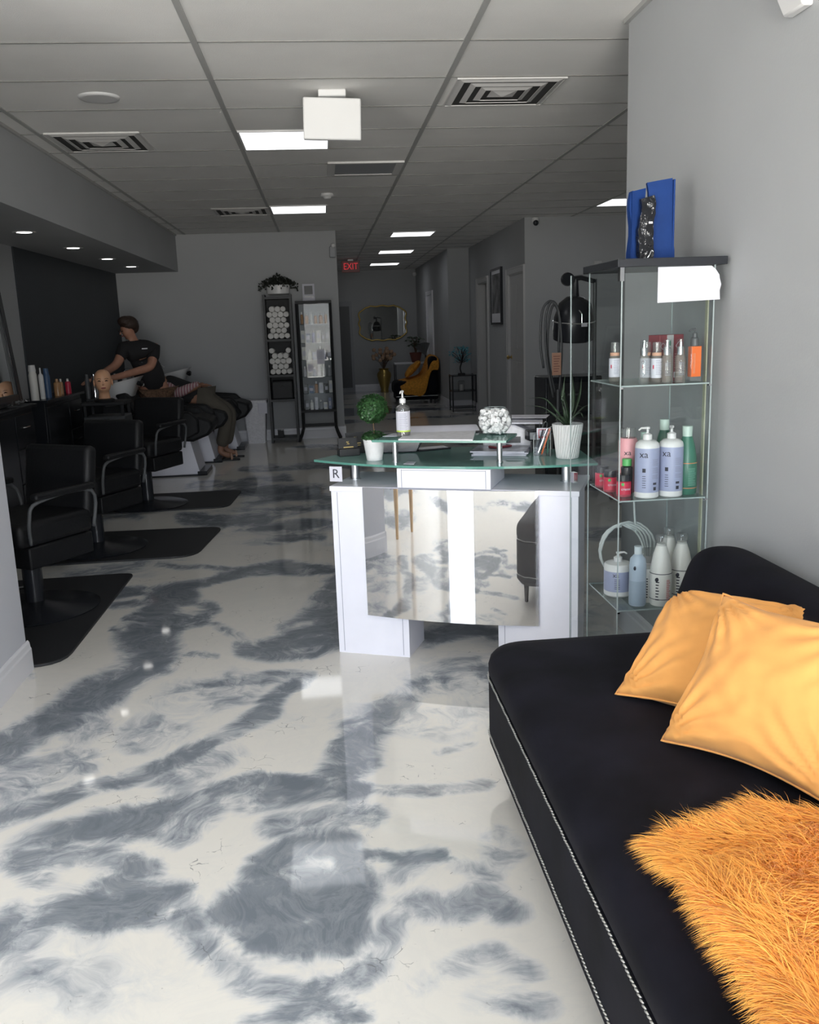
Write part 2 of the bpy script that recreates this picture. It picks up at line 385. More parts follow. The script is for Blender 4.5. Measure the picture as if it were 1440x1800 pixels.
def text_mesh(s, size, depth=.0004, bend=None, wrap=0):
    cu = bpy.data.curves.new('t', 'FONT'); cu.body = s; cu.size = size; cu.extrude = depth; cu.align_x = 'CENTER'; cu.align_y = 'CENTER'; cu.resolution_u = 3
    t = bpy.data.objects.new('t', cu); C.objects.link(t)
    me = bpy.data.meshes.new_from_object(t.evaluated_get(bpy.context.evaluated_depsgraph_get()))
    bpy.data.objects.remove(t)
    bm = nb(); bm.from_mesh(me); bpy.data.meshes.remove(me)
    return bm
def stand_text(s, size, loc, rz=0, depth=.0006, sx=1):     # upright lettering facing -y before rotation
    bm = text_mesh(s, size, depth)
    bmesh.ops.transform(bm, matrix=Matrix.Translation(loc) @ Matrix.Rotation(rz, 4, 'Z') @ Matrix.Rotation(PI/2, 4, 'X') @ Matrix.Diagonal((sx, 1, 1, 1)), verts=bm.verts)
    return bm
def wrap_text(s, size, r, z, ang, sx=1):       # lettering bent round a bottle of radius r, centred on angle ang
    bm = text_mesh(s, size, .0003)
    for v in bm.verts:
        a = ang + v.co.x*sx/r; R = r+.0006+v.co.z
        v.co = Vector((R*math.cos(a), R*math.sin(a), z+v.co.y))
    return bm
def wrap_bars(bm, r, rows, a0, a1):            # tiny print lines: rows = [(z, h, start, end)] fractions of arc
    for z, h, s, e in rows:
        n = 6; prev = None
        for i in range(n+1):
            a = a0+(a1-a0)*(s+(e-s)*i/n); p = ((r+.0005)*math.cos(a), (r+.0005)*math.sin(a))
            cur = (bm.verts.new((*p, z)), bm.verts.new((*p, z+h)))
            if prev: bm.faces.new((prev[0], cur[0], cur[1], prev[1]))
            prev = cur
    return bm
def skin(name, verts, edges, radii, m, parent=None, sub=2, root=0):
    me = bpy.data.meshes.new(name); me.from_pydata([Vector(v) for v in verts], edges, [])
    o = bpy.data.objects.new(name, me); C.objects.link(o); me.materials.append(M[m])
    s = o.modifiers.new('skin', 'SKIN'); s.use_smooth_shade = True
    sv = me.skin_vertices[0].data
    for i, r in enumerate(radii): sv[i].radius = (r, r) if not isinstance(r, tuple) else r; sv[i].use_root = (i == root)
    u = o.modifiers.new('sub', 'SUBSURF'); u.levels = sub; u.render_levels = sub
    if parent: o.parent = parent
    return o

# ================================================================== SETTING
XL, XR, YB, ZC = -1.41, 1.386, 12.3, 2.74
# ---- floor: a marbled epoxy coat; 'veil' holds where the grey pigment was poured
def project(x, y, z=0):
    v = Vector((x, y, z-HC)); d = v.dot(CF)
    if d < .3: return None
    return 720+FPX*v.dot(CR)/d, 900-FPX*v.dot(CU)/d
POURS = [  # (points, half width, strength) measured along the pour
 ([(305,1050),(285,1085),(250,1130),(268,1165),(215,1205),(150,1235),(70,1285),(-20,1318)], 38, .85),
 ([(250,1120),(262,1160)], 46, .9), ([(225,1195),(160,1235)], 40, .75),
 ([(538,1192),(500,1188),(430,1194),(380,1202)], 15, .6), ([(520,1200),(470,1245),(390,1292),(300,1340),(190,1375),(80,1415),(-30,1465)], 22, .68),
 ([(420,1205),(350,1225),(300,1260),(260,1290)], 44, .36), ([(160,1270),(90,1300),(150,1330)], 40, .4),
 ([(380,1330),(300,1380)], 40, .42), ([(60,1370),(0,1390)], 30, .35),
 ([(890,1190),(800,1196),(740,1215),(690,1250),(650,1290),(600,1340),(570,1370)], 36, .72), ([(680,1260),(640,1320)], 42, .6), ([(600,1350),(650,1330)],34,.6),
 ([(620,1392),(540,1378),(450,1380),(370,1394)], 20, .95), ([(600,1400),(540,1395),(420,1410)], 30, .6),
 ([(340,1420),(250,1440),(200,1450)], 42, .75), ([(230,1440),(300,1465),(340,1430)], 38, .7),
 ([(180,1460),(110,1475),(40,1520),(60,1550)], 40, .62), ([(60,1510),(190,1510),(250,1525)], 36, .6), ([(640,1395),(760,1395),(860,1388)], 13, .45),
 ([(480,1450),(560,1440),(640,1440)], 30, .5), ([(30,1660),(60,1625),(120,1600),(200,1610),(240,1600)], 60, .9), ([(200,1560),(260,1580),(320,1575),(350,1620)], 36, .66),
 ([(0,1690),(60,1672)], 34, .5), ([(330,1620),(370,1680),(430,1725),(520,1740),(620,1722),(665,1680),(695,1620)], 34, .55),
 ([(470,1590),(520,1560),(600,1560)], 58, .95), ([(520,1640),(590,1630)], 52, .95), ([(480,1520),(520,1490),(610,1480)], 34, .7), ([(430,1600),(450,1640)], 40, .8),
 ([(610,1490),(630,1540),(610,1650)], 26, .8), ([(640,1498),(700,1505),(790,1497)], 14, .8), ([(700,1540),(760,1500),(880,1530)], 26, .4),
 ([(740,1590),(800,1600),(860,1570),(900,1600)], 40, .6), ([(760,1730),(800,1715),(870,1690),(920,1720)], 40, .6), ([(850,1770),(950,1780)], 40, .5), ([(500,1790),(560,1765),(620,1790)], 36, .66), ([(440,1800),(520,1800)], 30, .5),
 ([(590,1100),(560,1115),(500,1130),(470,1142)], 26, .75), ([(590,1130),(540,1150),(480,1155),(430,1140)], 18, .66), ([(590,1030),(585,1060),(560,1090)], 30, .75), ([(520,1110),(580,1090)], 26, .8),
 ([(206,1044),(265,1036),(360,1022),(406,1010),(450,1002),(580,1000)], 14, .85), ([(200,1064),(256,1060)], 9, .7), ([(219,1088),(297,1079)], 8, .7), ([(330,1068),(370,1072),(350,1092)], 18, .8), ([(310,1100),(345,1100)], 12, .6), ([(185,1105),(250,1118)], 8, .6),
 ([(280,990),(350,992),(400,1000)], 7, .6), ([(330,1146),(380,1152)], 7, .5), ([(450,1130),(380,1105)], 12, .45),
 ([(330,912),(400,920),(460,912)], 16, .7), ([(180,905),(250,908)], 10, .6), ([(470,950),(560,940)], 12, .5), ([(455,870),(560,862)], 10, .6), ([(340,850),(420,852),(500,840)], 12, .6), ([(430,826),(560,818),(640,822)], 8, .6), ([(470,905),(560,890)], 10, .5),
 ([(745,1130),(800,1110),(870,1090)], 22, .7), ([(860,1110),(900,1100)], 20, .7), ([(760,1165),(830,1160)], 10, .4),
 ([(900,1500),(880,1470)], 30, .4), ([(780,1320),(840,1310)], 10, .4), ([(840,1180),(870,1220)], 16, .5), ([(20,1200),(60,1195)], 10, .3),
]
def axis(vals):
    out = []; 
    for a, b, s in vals:
        n = max(1, round((b-a)/s)); out += [a+(b-a)*i/n for i in range(n)]
    return out+[vals[-1][1]]
gx = axis([(-4.4, -2.8, .12), (-2.8, -1.45, .06), (-1.45, 1.42, .022), (1.42, 5.2, .12)])
gy = axis([(-2.6, .6, .12), (.6, 4.4, .022), (4.4, 8, .04), (8, 21.1, .12)])
import numpy as np
verts = np.array([(x, y) for y in gy for x in gx]); nv = len(verts)
P3 = np.concatenate([verts, np.full((nv, 1), -HC)], 1)
dep = P3 @ np.array(CF); okm = dep > .3; dd = np.where(okm, dep, 1)
PX = 720+FPX*(P3 @ np.array(CR))/dd; PY = 900-FPX*(P3 @ np.array(CU))/dd
wob = np.array([[noise.noise(Vector((x*1.7, y*1.7, s))) + .5*noise.noise(Vector((x*4.5, y*4.5, s+9))) for s in (0, 30)] for x, y in verts])
scl = np.clip(2.2/np.maximum(dd, .5), .1, 1.6)
QX = PX + wob[:, 0]*46*scl; QY = PY + wob[:, 1]*24*scl
mask = np.zeros(nv)
for pts, hw, st in POURS:
    dmin = np.full(nv, 1e9)
    for (ax, ay), (bx, by) in zip(pts, pts[1:]):
        ax_, ay_, bx_, by_ = ax, ay*1.6, bx, by*1.6
        vx, vy = bx_-ax_, by_-ay_; t = np.clip(((QX-ax_)*vx+(QY*1.6-ay_)*vy)/(vx*vx+vy*vy), 0, 1)
        dmin = np.minimum(dmin, np.hypot(QX-ax_-t*vx, QY*1.6-ay_-t*vy))
    k = np.clip(1.3-dmin/(hw*1.38), 0, 1); k = k*k*(3-2*k)
    mask = np.maximum(mask, k*st)
gen = np.array([noise.noise(Vector((x*.55, y*1.1, 4.2)))*.75+.4*noise.noise(Vector((x*1.8, y*2.6, 7))) for x, y in verts])
gen = np.clip((gen-.02)*2.6, 0, .85)
inview = okm & (PX > -60) & (PX < 1250) & (PY > 960) & (PY < 1850)
mask = np.where(inview, np.maximum(mask, gen*.45), np.maximum(mask, gen))
holes = np.array([noise.noise(Vector((x*3.1, y*3.1, 51)))+.6*noise.noise(Vector((x*8, y*8, 61))) for x, y in verts])
mask = mask*np.clip(1-np.maximum(holes, 0)*.8, .25, 1)
me = bpy.data.meshes.new('floor'); nx, ny = len(gx), len(gy)
me.from_pydata([(x, y, 0) for x, y in verts.tolist()], [], [(j*nx+i, j*nx+i+1, (j+1)*nx+i+1, (j+1)*nx+i) for j in range(ny-1) for i in range(nx-1)])
at = me.attributes.new('veil', 'FLOAT', 'POINT'); at.data.foreach_set('value', mask.astype('f'))
fl = bpy.data.objects.new('floor', me); C.objects.link(fl); me.materials.append(M['floor']); fl['kind'] = 'structure'

# ---- walls
struct('wall_right', B(XR, FRONT_Y, 0, XR+.12, 4.07, ZC), 'wall')
struct('wall_left', B(XL-.12, 2.72, 0, XL, 3.97, ZC), 'stubwall')
struct('wall_front_left', B(-4.4, FRONT_Y, 0, -4.3, 2.72, ZC), 'wall')
struct('wall_salon_left', B(-2.78, 2.84, 0, -2.66, YB+.1, ZC), 'wall')
struct('wall_salon_front', B(-4.4, 2.72, 0, XL-.12, 2.84, ZC), 'wall')
struct('wall_black_accent', B(-2.66, 8.35, 0, -2.645, YB, 2.27), 'blackwall')
struct('wall_back', B(-2.78, YB, 0, .24, YB+.12, ZC), 'wall')
struct('wall_hall_left', B(.12, YB+.12, 0, .24, 21, ZC), 'wall')
struct('wall_hall_end', B(.12, 21, 0, 2.4, 21.12, ZC), 'wall')
struct('wall_hall_right', B(2.2, 15.8, 0, 2.32, 21, ZC), 'wall')
struct('wall_hall_jog', B(2.2, 15.68, 0, 2.7, 15.8, ZC), 'wall')
# corridor wall with two doorways
bm = nb()
DA, DB = (13.93, 14.80, 2.10), (11.42, 12.36, 2.10)
for a, b in ((11.35, DB[0]), (DB[1], DA[0]), (DA[1], 15.68)): box(bm, 2.57, a, 0, 2.69, b, ZC)
for a, b, h in (DA, DB): box(bm, 2.57, a, h, 2.69, b, ZC)
struct('wall_corridor', bm, 'wall')
struct('wall_right_rear', B(2.69, 11.35, 0, 5.1, 11.47, ZC), 'wall')
struct('wall_far_right', B(5.0, 4.07, 0, 5.1, 11.35, ZC), 'wall')
struct('wall_right_return', B(XR+.12, 3.95, 0, 5.1, 4.07, ZC), 'wall')
struct('wall_doorway_blackout', box(box(B(3.3, 13.2, 0, 3.4, 15.2, ZC), 2.69, 13.2, 0, 3.3, 13.3, ZC), 2.69, 15.1, 0, 3.3, 15.2, ZC), 'blackmatte')  # black enclosure added behind the doorway to block stray outside light
struct('wall_behind_closed_door', B(2.75, 11.47, 0, 2.8, 13.2, ZC), 'wall')
# baseboards (profiled)
def baseboard(name, x0, y0, x1, y1, h=.14):
    d = Vector((x1-x0, y1-y0, 0)); L = d.length; a = math.atan2(d.y, d.x)
    prof = [(0, 0), (.016, 0), (.016, h*.72), (.012, h*.78), (.010, h*.93), (.004, h), (0, h)]
    bm = nb(); A = [bm.verts.new((0, -p, z)) for p, z in prof]; Bv = [bm.verts.new((L, -p, z)) for p, z in prof]; n = len(prof)
    for i in range(n): bm.faces.new([A[i], Bv[i], Bv[(i+1) % n], A[(i+1) % n]])
    bm.faces.new(A); bm.faces.new(Bv[::-1]); bmesh.ops.recalc_face_normals(bm, faces=bm.faces)
    return struct(name, bm, 'trim', loc=(x0, y0, 0), rot=(0, 0, a))
baseboard('baseboard_left', XL, 2.704, XL, 3.986)
baseboard('baseboard_front', -4.3, 2.72, XL+.016, 2.72)
baseboard('baseboard_left_end', XL+.002, 3.97, XL-.12, 3.97)
baseboard('baseboard_right', XR, 4.07, XR, FRONT_Y+.1)
baseboard('baseboard_back', -2.64, YB, .256, YB, .15)
baseboard('baseboard_back_corner', .24, YB-.0, .24, 21, .15).rotation_euler[2] = PI/2
baseboard('baseboard_hall_end', .26, 21, 2.2, 21, .16)
baseboard('baseboard_hall_right', 2.2, 21, 2.2, 15.66, .15)
baseboard('baseboard_jog', 2.2, 15.68, 2.57, 15.68, .15)
baseboard('baseboard_corridor', 2.57, DA[0]-.09, 2.57, DB[1]+.09, .15)
baseboard('baseboard_corridor_rear', 2.57, 15.68, 2.57, DA[1]+.09, .15)
baseboard('baseboard_right_rear', 2.57, 11.35, 5.0, 11.35, .15)
# ---- ceiling with lay-in grid
ce = struct('ceiling', B(-4.4, FRONT_Y-.1, ZC, 5.2, 21.2, ZC+.1), 'tile')
bm = nb()
for k in range(-3, 5):
    x = -.497+1.221*k
    if -4.3 < x < 5: box(bm, x-.014, FRONT_Y, ZC-.006, x+.014, 21, ZC)
struct('ceiling_grid_main', bm, 'tgrid', ce)
bm = nb()
y = 4.344-.61*10
while y < 21:
    box(bm, -1.84 if y > 2.8 else -4.3, y-.005, ZC-.004, 5.0, y+.005, ZC); y += .61
struct('ceiling_grid_cross', bm, 'tgap', ce)
so = struct('ceiling_soffit', B(-2.66, 2.84, 2.27, -1.84, YB-.2, ZC), 'wall')
so2 = struct('ceiling_soffit_end', B(-2.66, YB-.2, 2.27, -1.84, YB, ZC), 'wall')
struct('trim_1', B(-1.84, 2.84, ZC-.02, -1.825, YB, ZC), 'tgrid')
struct('trim_2', B(XR-.02, FRONT_Y, ZC-.02, XR, 4.08, ZC), 'tgrid')
# ---- shopfront
bm = nb()
for a, b in ((-4.4, OPEN[0][0]), (OPEN[0][1], OPEN[1][0]), (OPEN[1][1], XR+.12)): box(bm, a, FRONT_Y-.12, 0, b, FRONT_Y, ZC)
for a, b in OPEN: box(bm, a, FRONT_Y-.12, 2.6, b, FRONT_Y, ZC)
struct('wall_front', bm, 'wall')
for k, (a, b) in enumerate(OPEN):
    w1 = struct('window_%d' % (k+1), box(box(box(nb(), a, FRONT_Y-.08, 0, a+.05, FRONT_Y-.02, 2.6), b-.05, FRONT_Y-.08, 0, b, FRONT_Y-.02, 2.6), a+.05, FRONT_Y-.08, 0, b-.05, FRONT_Y-.02, .1), 'dgrey')
    if k: struct('mullions', box(nb(), .35, FRONT_Y-.08, .1, .40, FRONT_Y-.02, 2.6), 'dgrey', w1)
    struct('glazing', B(a+.05, FRONT_Y-.052, .1, b-.05, FRONT_Y-.048, 2.6), 'window', w1)

# ---- interior doors and trims
def door_trim(name, x, ya, yb, h):
    bm = nb(); w = .08
    for a, b, z0, z1 in ((ya-w, ya, 0, h+w), (yb, yb+w, 0, h+w), (ya, yb, h, h+w)):
        box(bm, x-.018, a, z0, x, b, z1); box(bm, x-.026, a if b-a > .2 else (a if a < ya else b-.02), z0 if b-a < .2 else h+w-.02, x-.018, b if b-a > .2 else (a+.02 if a < ya else b), z1)
    box(bm, x, ya, 0, x+.12, ya+.015, h); box(bm, x, yb-.015, 0, x+.12, yb, h); box(bm, x, ya+.015, h-.015, x+.12, yb-.015, h)
    return struct(name, bm, 'trimdark')
door_trim('trim_3', 2.57, *DA); door_trim('trim_4', 2.57, *DB)
d1 = struct('door_1', B(2.585, DB[0]+.016, .01, 2.625, DB[1]-.016, DB[2]-.016), 'trimdark')
bm = nb()
for z0, z1 in ((.25, .95), (1.12, 1.95)):
    for a, b in ((DB[0]+.12, DB[0]+.42), (DB[0]+.5, DB[1]-.14)): box(bm, 2.579, a, z0, 2.585, b, z1)
struct('door_panel', bm, 'trimdark', d1, bevel=.004)
kb = lathe(nb(), [(.026, 0), (.026, .006), (.010, .01), (.010, .03), (.024, .04), (.028, .055), (.018, .068), (0, .07)], 16, mx=Matrix.Translation((2.585, DB[1]-.09, 1.0)) @ Matrix.Rotation(-PI/2, 4, 'Y'))
struct('door_handle', kb, 'brass', d1, smooth='a')
d2 = struct('door_2', B(0, 0, .01, .04, .80, DA[2]-.016), 'trimdark', loc=(2.64, DA[0]+.55, 0), rot=(0, 0, -1.1)); 
d3 = struct('door_3', B(.245, 20.975, 0, .70, 21, 2.06), 'grey'); struct('door_panel', B(.30, 20.968, .1, .64, 20.975, 1.95), 'dgrey', d3)
d4 = struct('door_4', B(2.19, 17.9, 0, 2.2, 18.8, 2.06), 'trim'); struct('door_frame', box(box(box(nb(), 2.17, 17.82, 0, 2.2, 17.9, 2.14), 2.17, 18.8, 0, 2.2, 18.88, 2.14), 2.17, 17.9, 2.06, 2.2, 18.8, 2.14), 'trim', d4)

# ---- ceiling fittings
LP = [(-.18, 6.46, 'square lit ceiling panel nearest, partly behind the hanging white sign'), (-.18, 10.06, 'square lit ceiling panel further back over the salon aisle'),
      (1.33, 12.98, 'first of three lit ceiling panels in line down the hall'), (1.34, 15.95, 'middle of three lit ceiling panels in line down the hall'),
      (1.35, 19.0, 'last lit ceiling panel at the end of the hall'), (3.46, 10.06, 'lit ceiling panel cut off by the near right wall')]
for i, (x, y, lb) in enumerate(LP):
    t = thing('ceiling_light', lb, 'ceiling light', (x, y, ZC-.012), group='square ceiling light panels')
    bm = nb(); s = .285
    for a in ((-s-.012, -s-.012, s+.012, -s), (-s-.012, s, s+.012, s+.012), (-s-.012, -s, -s, s), (s, -s, s+.012, s)): box(bm, a[0], a[1], 0, a[2], a[3], .012)
    obj('frame', bm, 'whiteplastic', t)
    obj('diffuser', B(-s, -s, .001, s, s, .010), 'panel', t)
for i, (y, w) in enumerate(((7.28, 'nearest downlight in the dark soffit over the styling stations'), (8.64, 'second downlight from the near end of the soffit'), (9.95, 'third downlight from the near end of the soffit'), (11.15, 'furthest downlight in the soffit over the basins'))):
    t = thing('recessed_downlight', w, 'downlight', (-2.21, y, 2.27), group='round downlights in the soffit')
    obj('trim_ring', LA([(.055, -.002), (.085, -.004), (.088, 0), (.055, 0)], 28, cap=False), 'whiteplastic', t, smooth=True)
    obj('lens', LA([(.055, -.003), (.055, -.001)], 28), 'can', t)
def diffuser(name, x, y, s, lb, gap=.0, flat=False):
    t = thing(name, lb, 'air vent', (x, y, ZC), group='ceiling air vents')
    obj('backing', B(-s, -s, -.004, s, s, -.001), 'ventdark', t)
    bm = nb()
    for k, q in enumerate((1.0, .74, .50)):
        a = s*q; b = a-s*.11; z0, z1 = -.006-.003*k, -.016-.003*k
        ring = lambda r, z: [bm.verts.new((r*ux, r*uy, z)) for ux, uy in ((-1, -1), (1, -1), (1, 1), (-1, 1))]
        R0, R1, R2 = ring(a, z0), ring(b, z1), ring(b, z1+.004)
        for i in range(4):
            j = (i+1) % 4; bm.faces.new([R0[i], R0[j], R1[j], R1[i]]); bm.faces.new([R1[i], R1[j], R2[j], R2[i]])
    box(bm, -s-.01, -s-.01, -.01, s+.01, -s, 0); box(bm, -s-.01, s, -.01, s+.01, s+.01, 0); box(bm, -s-.01, -s, -.01, -s, s, 0); box(bm, s, -s, -.01, s+.01, s, 0)
    obj('vane_frame', bm, 'vent', t)
    bm = nb(); c = s*.26; A = [bm.verts.new((c*ux, c*uy, -.012)) for ux, uy in ((-1, -1), (1, -1), (1, 1), (-1, 1))]; q = bm.verts.new((0, 0, -.030))
    for i in range(4): bm.faces.new([A[(i+1) % 4], A[i], q])
    obj('centre_cone', bm, 'vent', t)
diffuser('ceiling_vent', 1.07, 5.265, .285, 'square louvred air vent in the ceiling beside the near right wall')
diffuser('ceiling_vent', -1.385, 6.44, .285, 'square louvred air vent in the ceiling near the salon soffit')
diffuser('ceiling_vent', -.79, 10.13, .285, 'distant louvred air vent beside the second lit panel')
t = thing('return_grille', 'flat grey return air grille in the ceiling behind the near lit panel', 'air vent', (.41, 7.62, ZC))
obj('frame', box(box(box(box(nb(), -.3, -.29, -.014, .3, -.25, 0), -.3, .25, -.014, .3, .29, 0), -.3, -.25, -.014, -.24, .25, 0), .24, -.25, -.014, .3, .25, 0), 'vent', t)
obj('perforated_panel', B(-.24, -.25, -.009, .24, .25, -.001), 'grey', t)
t = thing('ceiling_speaker', 'round white disc fitting in the ceiling above the salon side', 'ceiling speaker', (-1.13, 5.28, ZC))
obj('ring', LA([(0, -.003), (.085, -.012), (.105, -.010), (.11, 0)], 32, cap=False), 'whiteplastic', t, smooth=True)
t = thing('smoke_detector', 'small round smoke detector on the ceiling between the lit panels', 'smoke detector', (.115, 9.0, ZC))
obj('base', LA([(.06, 0), (.065, -.02), (.055, -.028)][::-1], 24), 'whiteplastic', t, smooth='a'); obj('sensor_cap', LA([(.0, -.048), (.03, -.046), (.04, -.028)], 24, cap=False), 'whiteplastic', t, smooth=True)
t = thing('exit_sign', 'blank white back of an exit sign hanging from the ceiling', 'exit sign', (.12, 5.2, ZC))
obj('ceiling_mount', B(-.075, -.035, -.035, .075, .035, 0), 'whiteplastic', t, bevel=.006)
obj('housing', B(-.157, -.022, -.255, .157, .022, -.04), 'whiteplastic', t, bevel=.008, rot=(0, .035, 0))
t = thing('exit_sign', 'lit red exit sign hanging at the start of the hall ceiling', 'exit sign', (.60, 17.5, ZC))
obj('housing', B(-.17, -.02, -.24, .17, .02, -.03), 'exitface', t, bevel=.006); obj('ceiling_mount', B(-.05, -.02, -.03, .05, .02, 0), 'whiteplastic', t)
obj('lettering', stand_text('EXIT', .17, (0, -.022, -.135), sx=.8), 'exit', t)
t = thing('security_camera', 'small white dome camera at the top of the rear right wall corner', 'camera', (2.70, 11.33, 2.70))
obj('mount', LA([(.04, -.03), (.045, .0), (.04, .03)], 16), 'whiteplastic', t, smooth='a'); obj('lens', blob(nb(), Vector((0, -.035, -.035)), (.035, .035, .035)), 'black', t, smooth=True)
t = thing('motion_sensor', 'white corner sensor high on the near right wall at the picture top', 'sensor', (XR, 2.60, 2.36))
obj('housing', prism_y([(0, .06), (-.05, .06), (-.06, 0), (-.03, -.06), (0, -.06)], -.055, .055), 'whiteplastic', t, bevel=.006)
t = thing('hall_sensor', 'tiny white sensor at the top of the far hall corner', 'sensor', (2.16, 20.9, 2.62)); obj('housing', blob(nb(), Vector((0, 0, 0)), (.05, .05, .05)), 'whiteplastic', t, smooth=True)
t = thing('emergency_light', 'small white emergency light at the corner beside the exit sign', 'emergency light', (.20, 12.24, 2.44)); obj('housing', B(-.05, -.03, -.05, .03, .03, .09), 'grey', t, bevel=.01); obj('lamp', blob(nb(), Vector((0, -.045, .1)), (.03, .03, .03)), 'whiteplastic', t, smooth=True)
t = thing('thermostat', 'pale wall thermostat above the black hood dryer', 'thermostat', (3.50, 11.34, 2.12)); obj('housing', B(-.05, -.02, -.07, .05, .01, .07), 'trimdark', t, bevel=.005)

# ================================================================== SOFA
sofa = thing('sofa', 'black velvet armless sofa with silver nailhead piping against the right wall', 'sofa', (.92, 1.5, 0))
SX, SY = .92, 1.5          # sofa origin in the room
def loc_poly(poly, dx, dy): return [(x-dx, y-dy) for x, y in poly]
def seat_outline(x0, x1, y0, y1, r, n=8):
    return rrect(x0-SX, y0-SY, x1-SX, y1-SY, r, n)
bm = nb()                                       # seat cushion: softly crowned slab
def slab(bm, layers):
    rings = [[bm.verts.new((x, y, z)) for x, y in poly] for poly, z in layers]
    for a, b in zip(rings, rings[1:]):
        n = len(a)
        for i in range(n): bm.faces.new([a[i], a[(i+1) % n], b[(i+1) % n], b[i]])
    bm.faces.new(rings[0][::-1]); bm.faces.new(rings[-1]); return bm
def so_(ins, r=.13): return seat_outline(.474+ins, 1.34-ins, .30+ins, 2.78-ins, max(.02, r-ins))
slab(bm, [(so_(.01), .355), (so_(0), .375), (so_(0), .405), (so_(.006), .425), (so_(.02), .44), (so_(.045), .45), (so_(.09), .457), (so_(.2, .2), .463), (so_(.32, .33), .466)])
obj('seat', bm, 'velvet', sofa, smooth=True)
bm = nb(); slab(bm, [(so_(.03), .115), (so_(.0), .14), (so_(.0), .352), (so_(.01), .358)])
obj('seat_base', bm, 'velvet', sofa, smooth='a')
def piping(z):
    pts = []
    for x, y in so_(-.002): pts.append(Vector((x, y, z)))
    # resample every 11 mm on the front and far sides only
    out = []; n = len(pts)
    for i in range(n):
        a, b = pts[i], pts[(i+1) % n]; L = (b-a).length; k = max(1, int(L/.012))
        for j in range(k):
            p = a+(b-a)*j/k
            if p.x < .15: out.append((p, (b-a).normalized()))
    bm = nb()
    for i, (p, d) in enumerate(out):
        gap = noise.noise(Vector((p.y*1.7, z*7.3, .4)))
        rz = math.atan2(d.y, d.x)
        mx = Matrix.Translation(p+Vector((0, 0, .0012*math.sin(i*.9)))) @ Matrix.Rotation(rz+.35, 4, 'Z') @ Matrix.Diagonal((.0068, .0030, .0030, 1))
        if gap < -.45: continue
        lathe(bm, [(0, -1), (.8, -.5), (1.1, 0), (.8, .5), (0, 1)], 6, mx=mx)
    return bm
obj('nailhead_trim', piping(.362), 'nail', sofa, smooth=True)['label'] = 'upper row of silver twisted piping'
obj('nailhead_trim', piping(.170), 'nail', sofa, smooth=True)['label'] = 'lower row of silver twisted piping'
# backrest: flared profile, rounded far corner
prof = [(1.06, .44), (1.10, .52), (1.14, .62), (1.165, .69), (1.185, .725), (1.215, .745), (1.26, .75), (1.32, .742), (1.355, .715), (1.365, .66), (1.365, .30), (1.06, .30)]
ys = [.32, .34, .38, .5, .8, 1.2, 1.6, 2.0, 2.4, 2.6, 2.68, 2.73, 2.76, 2.775]
bm = nb(); rings = []
for y in ys:
    e = min(y-.30, 2.79-y); q = min(1, e/.12); shrink = (1-math.sqrt(max(0, 1-(1-q)**2)))
    ring = []
    for x, z in prof:
        zz = z - (z-.44)*shrink*.28 if z > .44 else z
        xx = x + (1.2-x)*shrink*.35 if z > .44 else x
        ring.append(bm.verts.new((xx-SX, y-SY, zz)))
    rings.append(ring)
for a, b in zip(rings, rings[1:]):
    n = len(a)
    for i in range(n): bm.faces.new([a[i], a[(i+1) % n], b[(i+1) % n], b[i]])
bm.faces.new(rings[0]); bm.faces.new(rings[-1][::-1]); bmesh.ops.recalc_face_normals(bm, faces=bm.faces)
o = obj('backrest', bm, 'velvet', sofa, smooth=True)
m_ = o.modifiers.new('sub', 'SUBSURF'); m_.levels = m_.render_levels = 2
for x, y in ((.56, .40), (.56, 2.66), (1.27, .40), (1.27, 2.66)):
    obj('leg', lathe(nb(), [(.016, 0), (.026, .12)], 12, c=(x-SX, y-SY, 0)), 'black', sofa, smooth='a')

